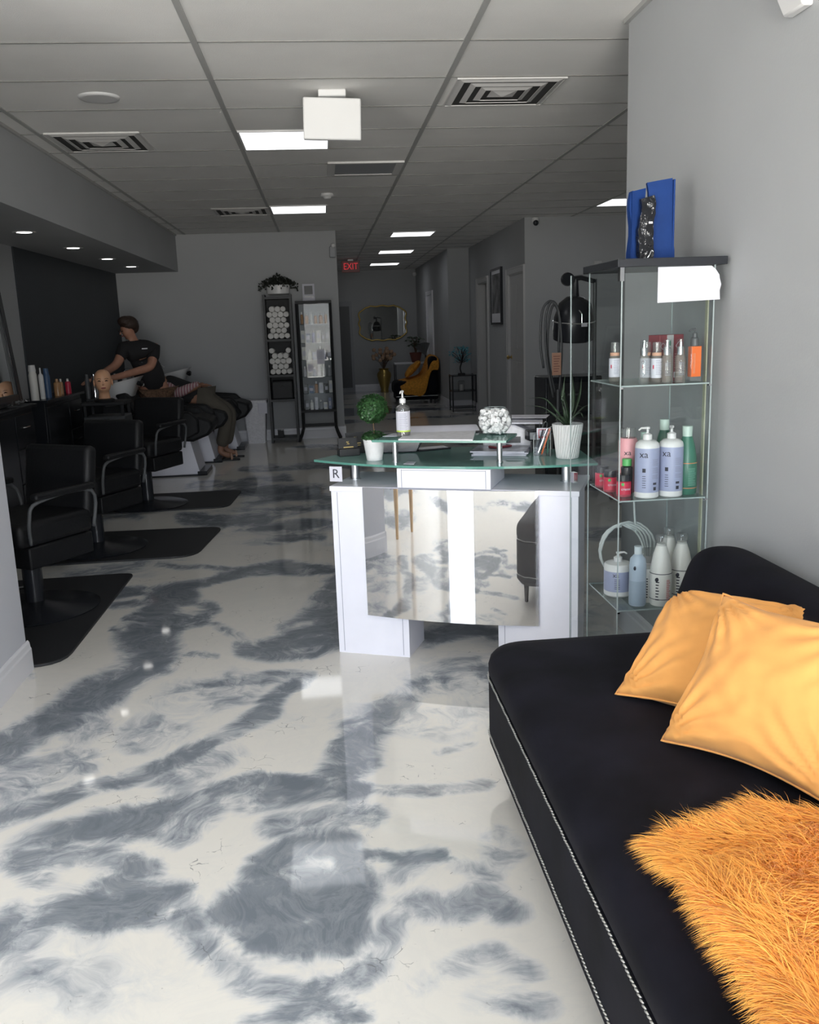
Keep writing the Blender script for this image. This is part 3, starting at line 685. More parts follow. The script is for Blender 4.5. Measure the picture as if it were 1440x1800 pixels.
# ---- cushions
def cushion(name, A, U, V, T, m, lb, sink=.12, seed=0, group=None, cat='cushion', fold=0):
    A, U, V = Vector(A), Vector(U), Vector(V); N = U.cross(V).normalized(); n = 44
    t = bpy.data.objects.new(name, None); bpy.data.objects.remove(t)
    bm = nb(); G = {}
    Cn = A+U/2+V/2
    for side in (1, -1):
        for i in range(n+1):
            for j in range(n+1):
                s, q = 2*i/n-1, 2*j/n-1
                edge = i in (0, n) or j in (0, n)
                if side == -1 and edge: G[(side, i, j)] = G[(1, i, j)]; continue
                cs, cq = max(0, math.cos(PI*s/2)), max(0, math.cos(PI*q/2))
                th = T*(cs*cq)**.42
                a = s*(1-sink*cq**1.0*abs(s)**3); b = q*(1-sink*cs**1.0*abs(q)**3)
                fo = 1-fold*max(0, -s)**2*max(0, q)**2; a *= fo; b *= fo
                # wrinkles fanning from corners and edges
                cd_ = min((abs(s)-1)**2, 9)+min((abs(q)-1)**2, 9)
                ang = math.atan2(abs(q)-1.02, abs(s)-1.02)
                wr = math.sin(ang*22+seed+2*noise.noise(Vector((s*2, q*2, seed))))*.010*math.exp(-cd_*1.6)*min(1, cd_*14)
                wr += .016*noise.noise(Vector((s*1.6+seed, q*1.6, side)))*(cs*cq)**.3 + .005*noise.noise(Vector((s*5+seed, q*5, side*3)))*(cs*cq)**.2
                off = (th+wr*(T/.08) if not edge else 0)*side
                G[(side, i, j)] = bm.verts.new(U*a/2+V*b/2+N*off)
        for i in range(n):
            for j in range(n):
                f = [G[(side, i, j)], G[(side, i+1, j)], G[(side, i+1, j+1)], G[(side, i, j+1)]]
                bm.faces.new(f if side == 1 else f[::-1])
    o = obj(name, bm, m, smooth=True, loc=Cn)
    tag(o, lb, cat, group)
    # piped seam round the edge
    seam = [G_ for G_ in ()]
    pts = []
    for k in range(4*n):
        i, j = (k, 0) if k < n else (n, k-n) if k < 2*n else (3*n-k, n) if k < 3*n else (0, 4*n-k)
        s, q = 2*i/n-1, 2*j/n-1; cs, cq = math.cos(PI*s/2), math.cos(PI*q/2)
        a = s*(1-sink*max(0, cq)*abs(s)**3); b = q*(1-sink*max(0, cs)*abs(q)**3)
        fo = 1-fold*max(0, -s)**2*max(0, q)**2
        pts.append((U*a/2+V*b/2)*fo)
    sm = obj('seam', TU(pts, .0032, 6, closed=True), m, o, smooth=True)
    return o
cushion('throw_cushion', (.745, 2.215, .475), (.262, -.335, .01), (.225, .20, .245), .085, 'yvelvet', 'yellow velvet cushion behind the other, against the sofa backrest', seed=3, group='yellow velvet cushions', fold=.27)
cushion('throw_cushion', (.765, 1.93, .475), (.226, -.372, .01), (.20, .125, .32), .085, 'yvelvet', 'front yellow velvet cushion with corner pointing up, beside the orange fur', seed=8, group='yellow velvet cushions')

# ---- orange faux fur throw lying over the seat and up the backrest
def fur_surf(u, v):        # u across 0..1 (front edge to wall), v 0..1 along the sofa
    x = .590+.605*u; y = .62+.88*v+.04*math.sin(u*5)
    z = .508+.016*math.sin(u*9+v*4)+.012*math.sin(v*11)+.02*noise.noise(Vector((u*4, v*4, 2)))
    if x > 1.02: z += (x-1.02)*1.7
    z += .035*math.exp(-((v-.62)/.07)**2)*min(1, u*1.6)
    return Vector((x, y, z))
furo = nb(); n = 30; G = {}
for i in range(n+1):
    for j in range(n+1):
        e = 1 if (0 < i < n and 0 < j < n) else 0
        G[i, j] = furo.verts.new(fur_surf(i/n, j/n)-Vector((SX, SY, .004 if e else .02)))
for i in range(n):
    for j in range(n): furo.faces.new([G[i, j], G[i+1, j], G[i+1, j+1], G[i, j+1]])
ft = thing('fur_throw', 'shaggy orange faux fur throw lying over the near end of the black sofa', 'throw blanket', (SX, SY, 0))
obj('backing', furo, 'furdark', ft, smooth=True)
rnd = random.Random(5); bm = nb()
def strand(bm, p, d, L, w, droop):
    side = d.cross(Vector((rnd.uniform(-1, 1), rnd.uniform(-1, 1), .4))).normalized()*w; prev = None; q = Vector(p); dd_ = Vector(d)
    for k in range(4):
        ww = side*(1-k/3.0)
        if k == 3: cur = (bm.verts.new(q),)
        else: cur = (bm.verts.new(q-ww), bm.verts.new(q+ww))
        if prev:
            if len(cur) == 1: bm.faces.new((prev[0], prev[1], cur[0]))
            else: bm.faces.new((prev[0], prev[1], cur[1], cur[0]))
        prev = cur; q = q+dd_*L/3; dd_ = (dd_+Vector((0, 0, -droop))).normalized()
for k in range(34000):
    u, v = rnd.random(), rnd.random()
    if rnd.random() < .22: 
        if rnd.random() < .6: u = rnd.random()**2*.03
        else: v = 1-rnd.random()**2*.03
    p = fur_surf(u, v)-Vector((SX, SY, 0))
    fx = -.75+1.5*noise.noise(Vector((u*5, v*7, 0)))+rnd.gauss(0, .28); fy = -.15+1.7*noise.noise(Vector((u*5, v*7, 20)))+rnd.gauss(0, .28)
    if v > .93: fy += .9
    if u < .07: fx -= .8
    up = .35+.5*rnd.random()
    if p.z < .5 and (u < .04): up -= .35
    d = Vector((fx, fy, up)).normalized()
    strand(bm, p, d, rnd.uniform(.03, .072), rnd.uniform(.0007, .0014), .33)
o = obj('fur_pile', bm, 'fur', ft); o['kind'] = 'stuff'

# ================================================================== DESK
DA_ = -.393; DO = Vector((0, 3.944, 0)); DR = Matrix.Rotation(DA_, 4, 'Z')
def D(u, f, z=0): return DO + DR @ Vector((u, -f, 0)) + Vector((0, 0, z))     # u along the front, f towards the customer
desk = thing('reception_desk', 'white reception desk with mirrored front panel and teal glass top', 'reception desk', DO, DA_)
# local: x = u, y = -f
for u0, u1, lb in ((0, .345, None), (.755, 1.10, None)):
    p_ = obj('pedestal', B(u0, .0, .0, u1, .235, .765), 'white', desk, bevel=.002)
    obj('edge_band', box(box(nb(), u0+.028, -.0012, .01, u0+.030, 0, .76), u1-.030, -.0012, .01, u1-.028, 0, .76), 'greyink', p_)
obj('counter_board', B(-.004, -.006, .765, 1.104, .40, .787), 'white', desk, bevel=.001)
obj('inner_shelf', B(.345, .05, .62, .755, .40, .64), 'white', desk)
dr_ = obj('till_box', B(.32, -.018, .788, .735, .28, .874), 'white', desk, bevel=.002)
obj('edge_band', box(box(box(nb(), .340, -.0195, .79, .342, -.018, .87), .713, -.0195, .79, .715, -.018, .87), .342, -.0195, .866, .713, -.018, .868), 'greyink', dr_)
bm = nb(); n = 24; rows = []
for i in range(n+1):
    u = .155+(.935-.155)*i/n; q = 2*i/n-1; f = .012+.034*(1-q*q)
    rows.append((u, f))
def panel_verts(z, off): return [bm.verts.new((u, -(f-off), z)) for u, f in rows]
F0, F1, K0, K1 = panel_verts(.195, 0), panel_verts(.786, 0), panel_verts(.195, .003), panel_verts(.786, .003)
for i in range(n):
    bm.faces.new([F0[i], F0[i+1], F1[i+1], F1[i]]); bm.faces.new([K0[i+1], K0[i], K1[i], K1[i+1]]); bm.faces.new([F1[i], F1[i+1], K1[i+1], K1[i]]); bm.faces.new([F0[i+1], F0[i], K0[i], K0[i+1]])
bm.faces.new([F0[0], F1[0], K1[0], K0[0]]); bm.faces.new([F0[-1], K0[-1], K1[-1], F1[-1]])
obj('mirror_panel', bm, 'steel', desk, smooth='a')['label'] = 'polished mirror steel panel bowed across the desk front'
def post(name, u, f, r, z0, z1):
    obj(name, lathe(nb(), [(r*1.25, z0), (r*1.25, z0+.004), (r, z0+.005), (r, z1-.005), (r*1.2, z1-.004), (r*1.2, z1)], 24, c=(u, -f, 0)), 'brushed', desk, smooth='a')
post('support_post', .049, -.187, .022, .787, .875); post('support_post', 1.02, -.235, .022, .787, .875)
post('shelf_post', .282, -.09, .012, .885, .985); post('shelf_post', .746, -.125, .012, .885, .985)
def bow_outline(u0, u1, fend, fmid, b0, b1, n=24):
    pts = []
    for i in range(n+1):
        q = 2*i/n-1; pts.append((u0+(u1-u0)*i/n, -(fmid+(fend-fmid)*abs(q)**2.2)))
    return pts+[(u1-b1, .52), ((u0+u1)/2, .60), (u0+b0, .52)]
def edged_glass(name, poly, z0, z1, m='deskglass', em='tealedge', parent=None):
    g = obj(name, PR(poly, z0, z1, side_mi=1), [m, em], parent); return g
gt = edged_glass('glass_top', bow_outline(-.13, 1.165, -.13, .018, .12, .12), .875, .885, parent=desk)
us = edged_glass('raised_glass_shelf', [(.205, -.0), (.80, -.0), (.80, .25), (.225, .25)], .985, .995, parent=desk)
st = obj('price_sticker', B(-.030, 0, -.034, .030, .001, .034), 'paper', desk, loc=(.02, .02, .838))
obj('lettering', stand_text('R', .058, (0, -.001, 0)), 'ink', st)
st['label'] = 'white sticker with a black letter R hanging below the glass edge'

HT, HU = .885, .995
# ---- things on the desk
def W2(x, y, z): return (x, y, z)
# topiary
t = thing('potted_topiary', 'small two-ball boxwood topiary in a white marbled pot', 'potted plant', (.207, 4.02, HT))
pot = LA([(.0, 0), (.036, 0), (.050, .092), (.050, .096), (.046, .096), (.044, .080), (0, .080)], 32)
obj('pot', pot, mat('marbled_white_pot', (.75, .75, .76), .2, var=.12, vs=18), t, smooth='a')
obj('trunk', TU([(0, 0, .08), (.002, 0, .13), (-.001, .001, .20)], .0035), 'wood', t, smooth=True)
def leafball(bm, c, R_, n, sz, rnd):
    for k in range(n):
        d = Vector((rnd.gauss(0, 1), rnd.gauss(0, 1), rnd.gauss(0, 1))).normalized(); p = Vector(c)+Vector((d.x*R_[0], d.y*R_[1], d.z*R_[2]))*rnd.uniform(.82, 1.04)
        a = d.cross(Vector((rnd.random(), rnd.random(), rnd.random()))).normalized()*sz*rnd.uniform(.7, 1.3); b = (d*rnd.uniform(.4, 1)+d.cross(a).normalized()*.8).normalized()*sz*1.3
        v = [bm.verts.new(x) for x in (p, p+a*.6+b*.5, p+b, p-a*.6+b*.5)]; bm.faces.new(v)
    return bm
rnd = random.Random(3)
bm = blob(nb(), Vector((0, 0, .232)), (.058, .058, .054)); leafball(bm, (0, 0, .232), (.066, .066, .062), 1100, .0085, rnd); obj('upper_leaf_ball', bm, 'leaf', t)
bm = blob(nb(), Vector((0, 0, .104)), (.04, .04, .018)); leafball(bm, (0, 0, .104), (.05, .05, .024), 450, .0085, rnd); obj('lower_leaf_ball', bm, 'leaf', t)
# card holders
def cardbox(x, y, rz, lb, tall):
    t = thing('card_holder', lb, 'card holder', (x, y, HT), rz, 'black card holders')
    obj('holder', prism_y([(0, 0), (.0, .04), (.01, .04)], 0, .001) if False else B(-.05, -.02, 0, .05, .03, .035), 'blackmatte', t, bevel=.003)
    cardm = obj('card', B(-.047, -.004, .004, .047, .0, tall), 'blackmatte', t, rot=(-.28, 0, 0))
    obj('lettering', wrap_bars(stand_text('%', .022, (0, -.0048, tall*.70)), 100, [], 0, 0), 'gold_text', cardm)
    bm = nb(); 
    for k, w in enumerate((.026, .018, .022)): box(bm, -w/2-.01, -.0050, tall*.45-.011*k, w/2+.012, -.0042, tall*.45-.011*k+.004)
    obj('print_lines', bm, 'gold_text', cardm)
cardbox(.095, 4.19, .25, 'black card holder with gold print, nearer of two left of the topiary', .085)
cardbox(.135, 4.27, .25, 'black card holder with gold print, just behind the other card holder', .10)
# dark case behind
t = thing('glasses_case', 'dark soft case standing on the glass behind the topiary', 'case', (.36, 4.22, HT), -.1)
obj('body', prism_y([(-.12, 0), (.06, 0), (.105, .075), (.10, .085), (-.11, .095)], -.02, .02), 'black', t, bevel=.006)
obj('zip', TU([(-.10, -.022, .085), (.02, -.022, .078), (.09, -.022, .072), (.07, -.022, .03)], .002), 'chrome', t)
# lotion pump bottle
def pump(parent, z, r, m, h=.04, out=.03, ang=PI):
    bm = lathe(nb(), [(r, z), (r, z+.018), (r*.5, z+.022), (r*.28, z+.024), (r*.28, z+h), (r*.5, z+h+.002), (r*.5, z+h+.009), (0, z+h+.011)], 18)
    tube(bm, [(0, 0, z+h+.005), (out*.7*math.cos(ang), out*.7*math.sin(ang), z+h+.006), (out*math.cos(ang), out*math.sin(ang), z+h-.001)], [.0045, .0035, .0028], 8)
    return obj('pump', bm, m, parent, smooth='a')
t = thing('lotion_bottle', 'clear pump bottle with white label and lime stripe on the raised glass shelf', 'bottle', (.336, 3.93, HU))
obj('body', LA([(0, 0), (.028, 0), (.031, .004), (.031, .125), (.028, .135), (.014, .142), (.014, .15), (0, .15)], 28), 'clear', t, smooth='a')
obj('liquid', LA([(0, .004), (.027, .004), (.028, .118), (0, .118)], 24), 'liquid', t, smooth='a')
lb_ = obj('label', LA([(.0315, .03), (.0315, .115)], 32, cap=False), 'paper', t, smooth=True)
obj('label_stripe', LA([(.0317, .024), (.0317, .031)], 32, cap=False), mat('lime', (.45, .6, .08), .4), t, smooth=True)
obj('print_lines', wrap_bars(nb(), .0317, [(.036+.0062*k, .0016, .05, random.uniform(.7, .95)) for k in range(12)], -2.3, -.8), 'greyink', t)
pump(t, .15, .014, 'whiteplastic', .045, .03, -2.0)
# booklet, loose papers
def sheet(name, lb, pts, z, m='paper', t_=.0015, group=None, curl=0, cat='paper'):
    o = obj(name, PR(pts, z, z+t_), m); tag(o, lb, cat, group); return o
c_ = [D(.33, .01), D(.66, .012), D(.60, -.31), D(.30, -.22)]
bk = thing('open_booklet', 'open white booklet lying across the raised glass shelf', 'booklet', (c_[0].x, c_[0].y, HU))
cx, cy = c_[0].x, c_[0].y
obj('pages', PR([(p.x-cx, p.y-cy) for p in c_], 0.0, .006), 'papergrey', bk, bevel=.001)
bm = nb(); a_, b_ = D(.30, -.22), D(.62, -.30); nn = 8; pv = None
for i in range(nn+1):
    q = i/nn; h = .006+.018*math.sin(q*PI*.55); off = Vector((.0, .10*q, 0))
    cur = (bm.verts.new((a_.x-cx+off.x, a_.y-cy+off.y, h)), bm.verts.new((b_.x-cx+off.x, b_.y-cy+off.y, h)))
    if pv: bm.faces.new([pv[0], pv[1], cur[1], cur[0]])
    pv = cur
obj('turned_page', bm, 'paper', bk, smooth=True)
sheet('paper_sheet', 'small white slip at the left end of the raised glass shelf', [tuple(D(.215, -.12))[:2], tuple(D(.30, -.13))[:2], tuple(D(.29, -.22))[:2], tuple(D(.235, -.22))[:2]], HU, cat='paper slip')
sheet('business_card', 'blank white card lying on the desk glass near the front edge', [tuple(D(.335, -.035))[:2], tuple(D(.385, -.03))[:2], tuple(D(.375, -.10))[:2], tuple(D(.335, -.10))[:2]], HT, cat='card')
# glass bowl with cotton balls
bx, by = .735, 3.86
t = thing('glass_bowl', 'round clear glass bowl full of white cotton balls on the raised shelf', 'bowl', (bx, by, HU))
R_ = .075
prof = [(R_*math.sin(a)*1.0, R_*(1-math.cos(a))*.92) for a in [PI*.12+PI*.67*i/14 for i in range(15)]]
prof = [(0, 0), (R_*.3, 0)]+prof; z0_ = prof[2][1]; prof = [(0, 0)]+[(r, max(0, z-z0_)) for r, z in prof[2:]]
obj('bowl', LA(prof, 40, cap=False), 'fishbowl', t, smooth=True)
top = prof[-1]; obj('rim', TU([(top[0]*math.cos(2*PI*i/40), top[0]*math.sin(2*PI*i/40), top[1]) for i in range(40)], .0014, 6, closed=True), 'glassedge', t, smooth=True)
ctn = None; rnd = random.Random(11); placed = []
for k in range(6000):
    if len(placed) >= 110: break
    zz = .012+rnd.random()*.094; rr = math.sqrt(max(0, R_**2-(zz+z0_-R_*.96)**2))-.013
    if rr < .004: continue
    a = rnd.random()*2*PI; q = rr*math.sqrt(rnd.random()) if rnd.random() < .4 else rr
    p = Vector((q*math.cos(a), q*math.sin(a), zz))
    if all((p-w).length > .0160 for w in placed): placed.append(p)
for k, p in enumerate(placed):
    if ctn is None:
        bm = nb(); ring = [(.0065*math.cos(2*PI*i/14), .0065*math.sin(2*PI*i/14), 0) for i in range(14)]
        tube(bm, ring, .0055, 8, closed=True); blob(bm, Vector((0, 0, 0)), (.006, .006, .0045), seg=8, ring=5)
        ctn = obj('cotton_ball', bm, 'cotton', smooth=True); tag(ctn, 'fluffy white cotton ball inside the clear glass bowl', 'cotton ball', 'cotton balls in the glass bowl'); c = ctn
    else: c = dup(ctn)
    c.location = Vector((bx, by, HU))+p; c.rotation_euler = (rnd.uniform(0, 3), rnd.uniform(0, 3), 0)
# phones, magazines
t = thing('mobile_phone', 'black framed phone lying face up in the middle of the desk glass', 'phone', (.50, 4.27, HT), .25)
obj('body', B(-.085, -.045, 0, .085, .045, .009), 'black', t, bevel=.006); obj('screen', B(-.072, -.036, .0091, .072, .036, .0096), 'papergrey', t)
mg = None
for k, (dx, rz, lb) in enumerate(((0, -.33, 'bottom magazine of the small pile on the desk glass'), (.004, -.28, 'middle magazine of the small pile on the desk glass'), (-.003, -.37, 'top magazine of the pile, under the phone, with grey picture cover'))):
    t = thing('magazine', lb, 'magazine', (.80+dx, 4.05, HT+.007*k), rz, 'magazines on the desk')
    obj('pages', B(-.125, -.10, 0, .125, .10, .0062), 'paper', t)
    obj('cover', B(-.126, -.101, .0062, .126, .101, .0068), mat('magazine_cover', (.30, .32, .38), .3, var=.7, vs=16), t)
t = thing('mobile_phone', 'small red and black phone lying on the magazine pile', 'phone', (.80, 4.08, HT+.0212), .5)
obj('body', B(-.05, -.03, 0, .05, .03, .010), 'maroon', t, bevel=.006); obj('screen', B(-.043, -.025, .0101, .043, .025, .0106), 'black', t)
o = obj('pen', TU([(0, 0, 0), (.004, .01, .05)], .004), 'black', loc=(.925, 3.98, HT+.004), smooth='a'); tag(o, 'short black marker standing at the right end of the magazines', 'pen')
# papers and machine behind the bowl
t = thing('label_printer', 'pale desktop card machine under papers behind the glass bowl', 'card machine', (.88, 4.22, HT), -.25)
obj('body', prism_y([(-.13, 0), (.16, 0), (.17, .05), (.02, .115), (-.13, .12)], -.07, .07), 'papergrey', t, bevel=.01)
obj('paper_tray', B(-.14, -.08, .121, .15, .085, .128), 'paper', t, rot=(0, .02, .03)); obj('slot', B(-.02, -.073, .03, .05, -.07, .06), 'black', t)
sheet('paper_sheet', 'long white sheet lying over the card machine behind the bowl', [(.74, 4.33), (1.05, 4.20), (1.10, 4.33), (.80, 4.46)], HT+.135, t_=.002)
t = thing('barcode_scanner', 'black handheld scanner resting between the papers and the pen holder', 'scanner', (.955, 4.06, HT+.07), .15)
obj('head', B(-.035, -.03, -.02, .03, .03, .03), 'black', t, bevel=.008); obj('window', B(-.03, -.032, -.012, .0, -.03, .02), 'grey', t); obj('handle', TU([(.02, 0, .005), (.06, 0, .012), (.11, .01, .03)], [.018, .016, .014], 12), 'black', t, smooth='a')
obj('stand', TU([(.0, 0, -.015), (0, 0, -.07)], .010), 'black', t)
# acrylic pen holder with pens
t = thing('pen_holder', 'clear acrylic box holding pens beside the ribbed white planter', 'pen holder', (.965, 3.915, HT), -.39)
bm = nb(); s_ = .038
for a in ((-s_, -s_, -s_+.002, s_), (s_-.002, -s_, s_, s_), (-s_, -s_, s_, -s_+.002), (-s_, s_-.002, s_, s_)): box(bm, a[0], a[1], 0, a[2], a[3], .095)
box(bm, -s_, -s_, 0, s_, s_, .002)
obj('acrylic_box', bm, 'bowlglass', t)
obj('edge_strip', box(box(nb(), -s_-.0006, -s_-.0006, 0, -s_+.001, -s_+.001, .095), s_-.001, -s_-.0006, 0, s_+.0006, -s_+.001, .095), 'glassedge', t)
for k, (a, b, m, lb) in enumerate((((-.03, -.02, .004), (.0, .0, .115), 'ink', 'dark navy pen leaning in the clear pen holder'), ((-.022, -.025, .004), (.02, -.01, .12), 'chrome', 'silver pen leaning in the clear pen holder'), ((-.005, -.02, .004), (.03, .0, .12), 'orangeserum', 'orange pen leaning in the clear pen holder'), ((.018, 0, .004), (.022, .02, .11), 'green', 'dark green pen upright in the clear pen holder'))):
    o = thing('pen', lb, 'pen', (t.location.x, t.location.y, HT), -.39, 'pens in the clear holder')
    a, b = Vector(a), Vector(b); obj('barrel', TU([a, a+(b-a)*.1, b], [.0012, .004, .004], 8), m, o, smooth='a'); obj('clip', TU([b+Vector((0, -.005, 0)), a+(b-a)*.65+Vector((0, -.005, 0))], .0009, 6), 'chrome', o)
t = thing('price_tag', 'white tag with red print hooked over the back of the pen holder', 'tag', (.975, 3.945, HT+.085), -.2)
obj('card', B(-.032, -.001, -.02, .032, .001, .034), 'paper', t); obj('red_frame', box(box(box(box(nb(), -.024, -.0018, -.012, .024, -.001, -.004), -.024, -.0018, .025, .024, -.001, .028), -.024, -.0018, -.012, -.021, -.001, .028), .021, -.0018, -.012, .024, -.001, .028), 'redink', t)
obj('lettering', stand_text('1:45', .017, (0, -.0014, .009)), 'ink', t)
obj('wire_hook', TU(spline([(-.02, 0, .03), (-.018, 0, .055), (-.006, 0, .06), (-.006, 0, .035), (.004, 0, .06), (.016, 0, .055), (.014, 0, .03), (.035, 0, .04)], 5), .0013, 6), 'chrome', t)
# planter with aloe
px_, py_ = 1.045, 3.80
t = thing('potted_plant', 'ribbed white planter with long dark strap leaves at the right end of the desk', 'potted plant', (px_, py_, HT))
bm = nb(); seg = 64; rings = []
for r, z in ((.0, .0), (.045, 0), (.048, .004), (.066, .145), (.067, .151), (.062, .151), (.060, .13), (.0, .13)):
    if r == 0: rings.append([bm.verts.new((0, 0, z))]); continue
    rings.append([bm.verts.new(((r+(.0012*math.cos((2*PI*i/seg)*0+i*PI+z*0) if .002 < z < .146 else 0))*math.cos(2*PI*i/seg+z*2.5), (r+(.0012*math.cos(i*PI) if .002 < z < .146 else 0))*math.sin(2*PI*i/seg+z*2.5), z)) for i in range(seg)])
for a, b in zip(rings, rings[1:]):
    for i in range(seg):
        j = (i+1) % seg
        if len(a) == 1: bm.faces.new([a[0], b[j], b[i]])
        elif len(b) == 1: bm.faces.new([a[i], a[j], b[0]])
        else: bm.faces.new([a[i], a[j], b[j], b[i]])
obj('pot', bm, 'whiteplastic', t); obj('soil', LA([(.061, .128), (.0, .134)], 24, cap=False), 'soil', t)
def strap(pts, w, m='aloe', th=.004):
    P_ = spline(pts, 6); bm = nb(); prev = None; n = len(P_)
    for i, p in enumerate(P_):
        d = (P_[min(i+1, n-1)]-P_[max(i-1, 0)]).normalized(); s = d.cross(Vector((0, 0, 1))); s = s.normalized() if s.length > .05 else Vector((1, 0, 0)); up = s.cross(d)
        q = i/(n-1); ww = w*(1-q**2.2)*(.7+.6*math.sin(q*PI))+.0006
        cur = [bm.verts.new(p-s*ww+up*ww*.35), bm.verts.new(p-up*th*(1-q)), bm.verts.new(p+s*ww+up*ww*.35), bm.verts.new(p+up*th*.2)]
        if prev:
            for k in range(4): bm.faces.new([prev[k], prev[(k+1) % 4], cur[(k+1) % 4], cur[k]])
        prev = cur
    return bm
LV = [[(0, 0, .13), (-.05, -.02, .20), (-.11, -.03, .265), (-.18, -.04, .27)], [(0, 0, .13), (-.04, .0, .17), (-.11, 0, .225), (-.19, .0, .235)], [(0, 0, .13), (-.03, .02, .17), (-.07, .03, .20), (-.11, .04, .19)],
      [(0, 0, .13), (.00, .01, .20), (-.01, .03, .28), (.0, .04, .36)], [(0, 0, .13), (.02, 0, .21), (.03, .02, .30), (.02, .03, .42)], [(0, 0, .13), (.03, -.01, .18), (.07, -.01, .22), (.11, .0, .23)], [(0, 0, .13), (-.02, -.02, .19), (-.03, -.02, .26), (-.02, -.01, .33)],
      [(0, 0, .13), (.03, .03, .17), (.06, .05, .22), (.10, .06, .20)], [(0, 0, .13), (.01, -.03, .17), (.04, -.05, .20), (.05, -.07, .18)], [(0, 0, .13), (-.02, -.03, .16), (-.05, -.05, .19), (-.07, -.06, .17)], [(0, 0, .13), (.03, 0, .2), (.06, .02, .27), (.07, .03, .34)]]
for pts in LV: obj('leaf', strap(pts, .009), 'aloe', t, smooth=True)

# ================================================================== GLASS CABINET
CX0, CX1, CY0, CY1 = 1.010, 1.336, 3.0, 3.375
cab = thing('display_cabinet', 'tall glass display cabinet with black top between desk and sofa', 'display cabinet', (CX0, CY0, 0))
cw, cdp = CX1-CX0, CY1-CY0
obj('top_panel', B(-.018, -.014, 1.645, cw+.036, cdp+.02, 1.672), 'black', cab, bevel=.002)
obj('base_panel', B(-.006, -.006, 0, cw+.006, cdp+.01, .055), 'black', cab, bevel=.002)
for nm, bx_ in (('front_pane', (.004, 0, .055, cw, .004, 1.645)), ('right_pane', (cw-.004, .004, .055, cw, cdp, 1.645)), ('back_pane', (.0, cdp-.004, .055, cw-.004, cdp, 1.645))):
    obj(nm, B(*bx_), 'glass', cab)
for x, y in ((0, 0), (cw-.003, 0), (cw-.003, cdp-.004), (0, cdp-.004)):
    obj('edge_strip', B(x-.0012, y-.0012, .055, x+.0026, y+.003, 1.645), 'glassedge', cab)
dd3 = obj('glass_door', B(0, 0, .06, .004, cdp-.004, 1.64), 'glass', cab, loc=(-.004, .0, 0), rot=(0, 0, math.radians(11)))
obj('edge_strip', B(0, cdp-.0052, .06, .0042, cdp-.0038, 1.64), 'glassedge', dd3); obj('hinge', B(-.004, -.004, 1.60, .012, .012, 1.645), 'chrome', dd3); obj('lock', B(-.006, cdp-.05, .86, .01, cdp-.02, .90), 'chrome', dd3)
for z in (.434, .84, 1.245):
    obj('shelf', PR([(.006, .006), (cw-.006, .006), (cw-.006, cdp-.008), (.006, cdp-.008)], z, z+.005, side_mi=1), ['shelfglass', 'glassedge'], cab)['label'] = 'clear glass shelf'
    for x, y in ((.004, .004), (cw-.008, .004)): obj('shelf_clip', B(x-.003, y-.006, z-.006, x+.006, y+.004, z), 'chrome', cab)
obj('side_strip', B(cw+.012, .08, .055, cw+.016, .10, 1.645), 'yellowish', cab)  # thin upright yellowish strip beside the right pane
pn = nb(); rg = [(1.134, 1.652-.006), (1.335, 1.652-.006)]
pts = [(.124, 1.525), (.343, 1.53), (.341, 1.56), (.346, 1.58), (.340, 1.60), (.338, 1.612), (.325, 1.63), (.31, 1.642), (.124, 1.642)]
o = obj('paper_notice', prism_y(pts, -.0035, -.002), 'paper', cab); o['label'] = 'blank white paper with torn right edge taped to the front pane'

S1, S2, S3, S0 = 1.250, .845, .439, .055
def product(name, lb, cat, x, y, z, rz=0, group=None): return thing(name, lb, cat, (x, y, z), rz, group)
# serum bottles on the top shelf
def spray(x, y, lb, tint='clear', ring='chrome', ringh=.028, cap=True):
    t = product('spray_bottle', lb, 'bottle', x, y, S1, group='slim spray bottles on the top shelf')
    obj('body', LA([(0, 0), (.0165, 0), (.018, .003), (.018, .088), (.015, .096), (.009, .100), (.009, .104), (0, .104)], 20), tint, t, smooth='a')
    obj('collar', LA([(.0125, .098), (.0125, .120), (.010, .126), (0, .126)], 18), ring, t, smooth='a'); obj('nozzle', LA([(.0055, .126), (.0055, .142), (0, .143)], 12), 'chrome', t, smooth='a')
    if cap: obj('overcap', LA([(.0135, .10), (.0135, .150), (0, .152)], 18), 'bowlglass', t, smooth='a')
    return t
q = spray(1.118, 3.07, 'slim clear spray bottle at the left end of the top shelf front row'); 
obj('lettering', wrap_text('O', .014, .018, .075, -PI/2-.5), 'ink', q); obj('print_lines', wrap_bars(nb(), .018, [(.05, .002, .1, .3), (.02, .0015, .1, .5)], -2.4, -.8), 'ink', q)
q = spray(1.195, 3.055, 'slim clear spray bottle third along the top shelf, before the carton', 'liquid'); obj('print_lines', wrap_bars(nb(), .018, [(.07-.006*k, .0015, .1, .8) for k in range(8)], -2.4, -.8), 'greyink', q)
q = spray(1.240, 3.045, 'slim clear spray bottle in front of the maroon carton', 'liquid'); obj('print_lines', wrap_bars(nb(), .018, [(.07-.006*k, .0015, .1, .8) for k in range(8)], -2.4, -.8), 'greyink', q)
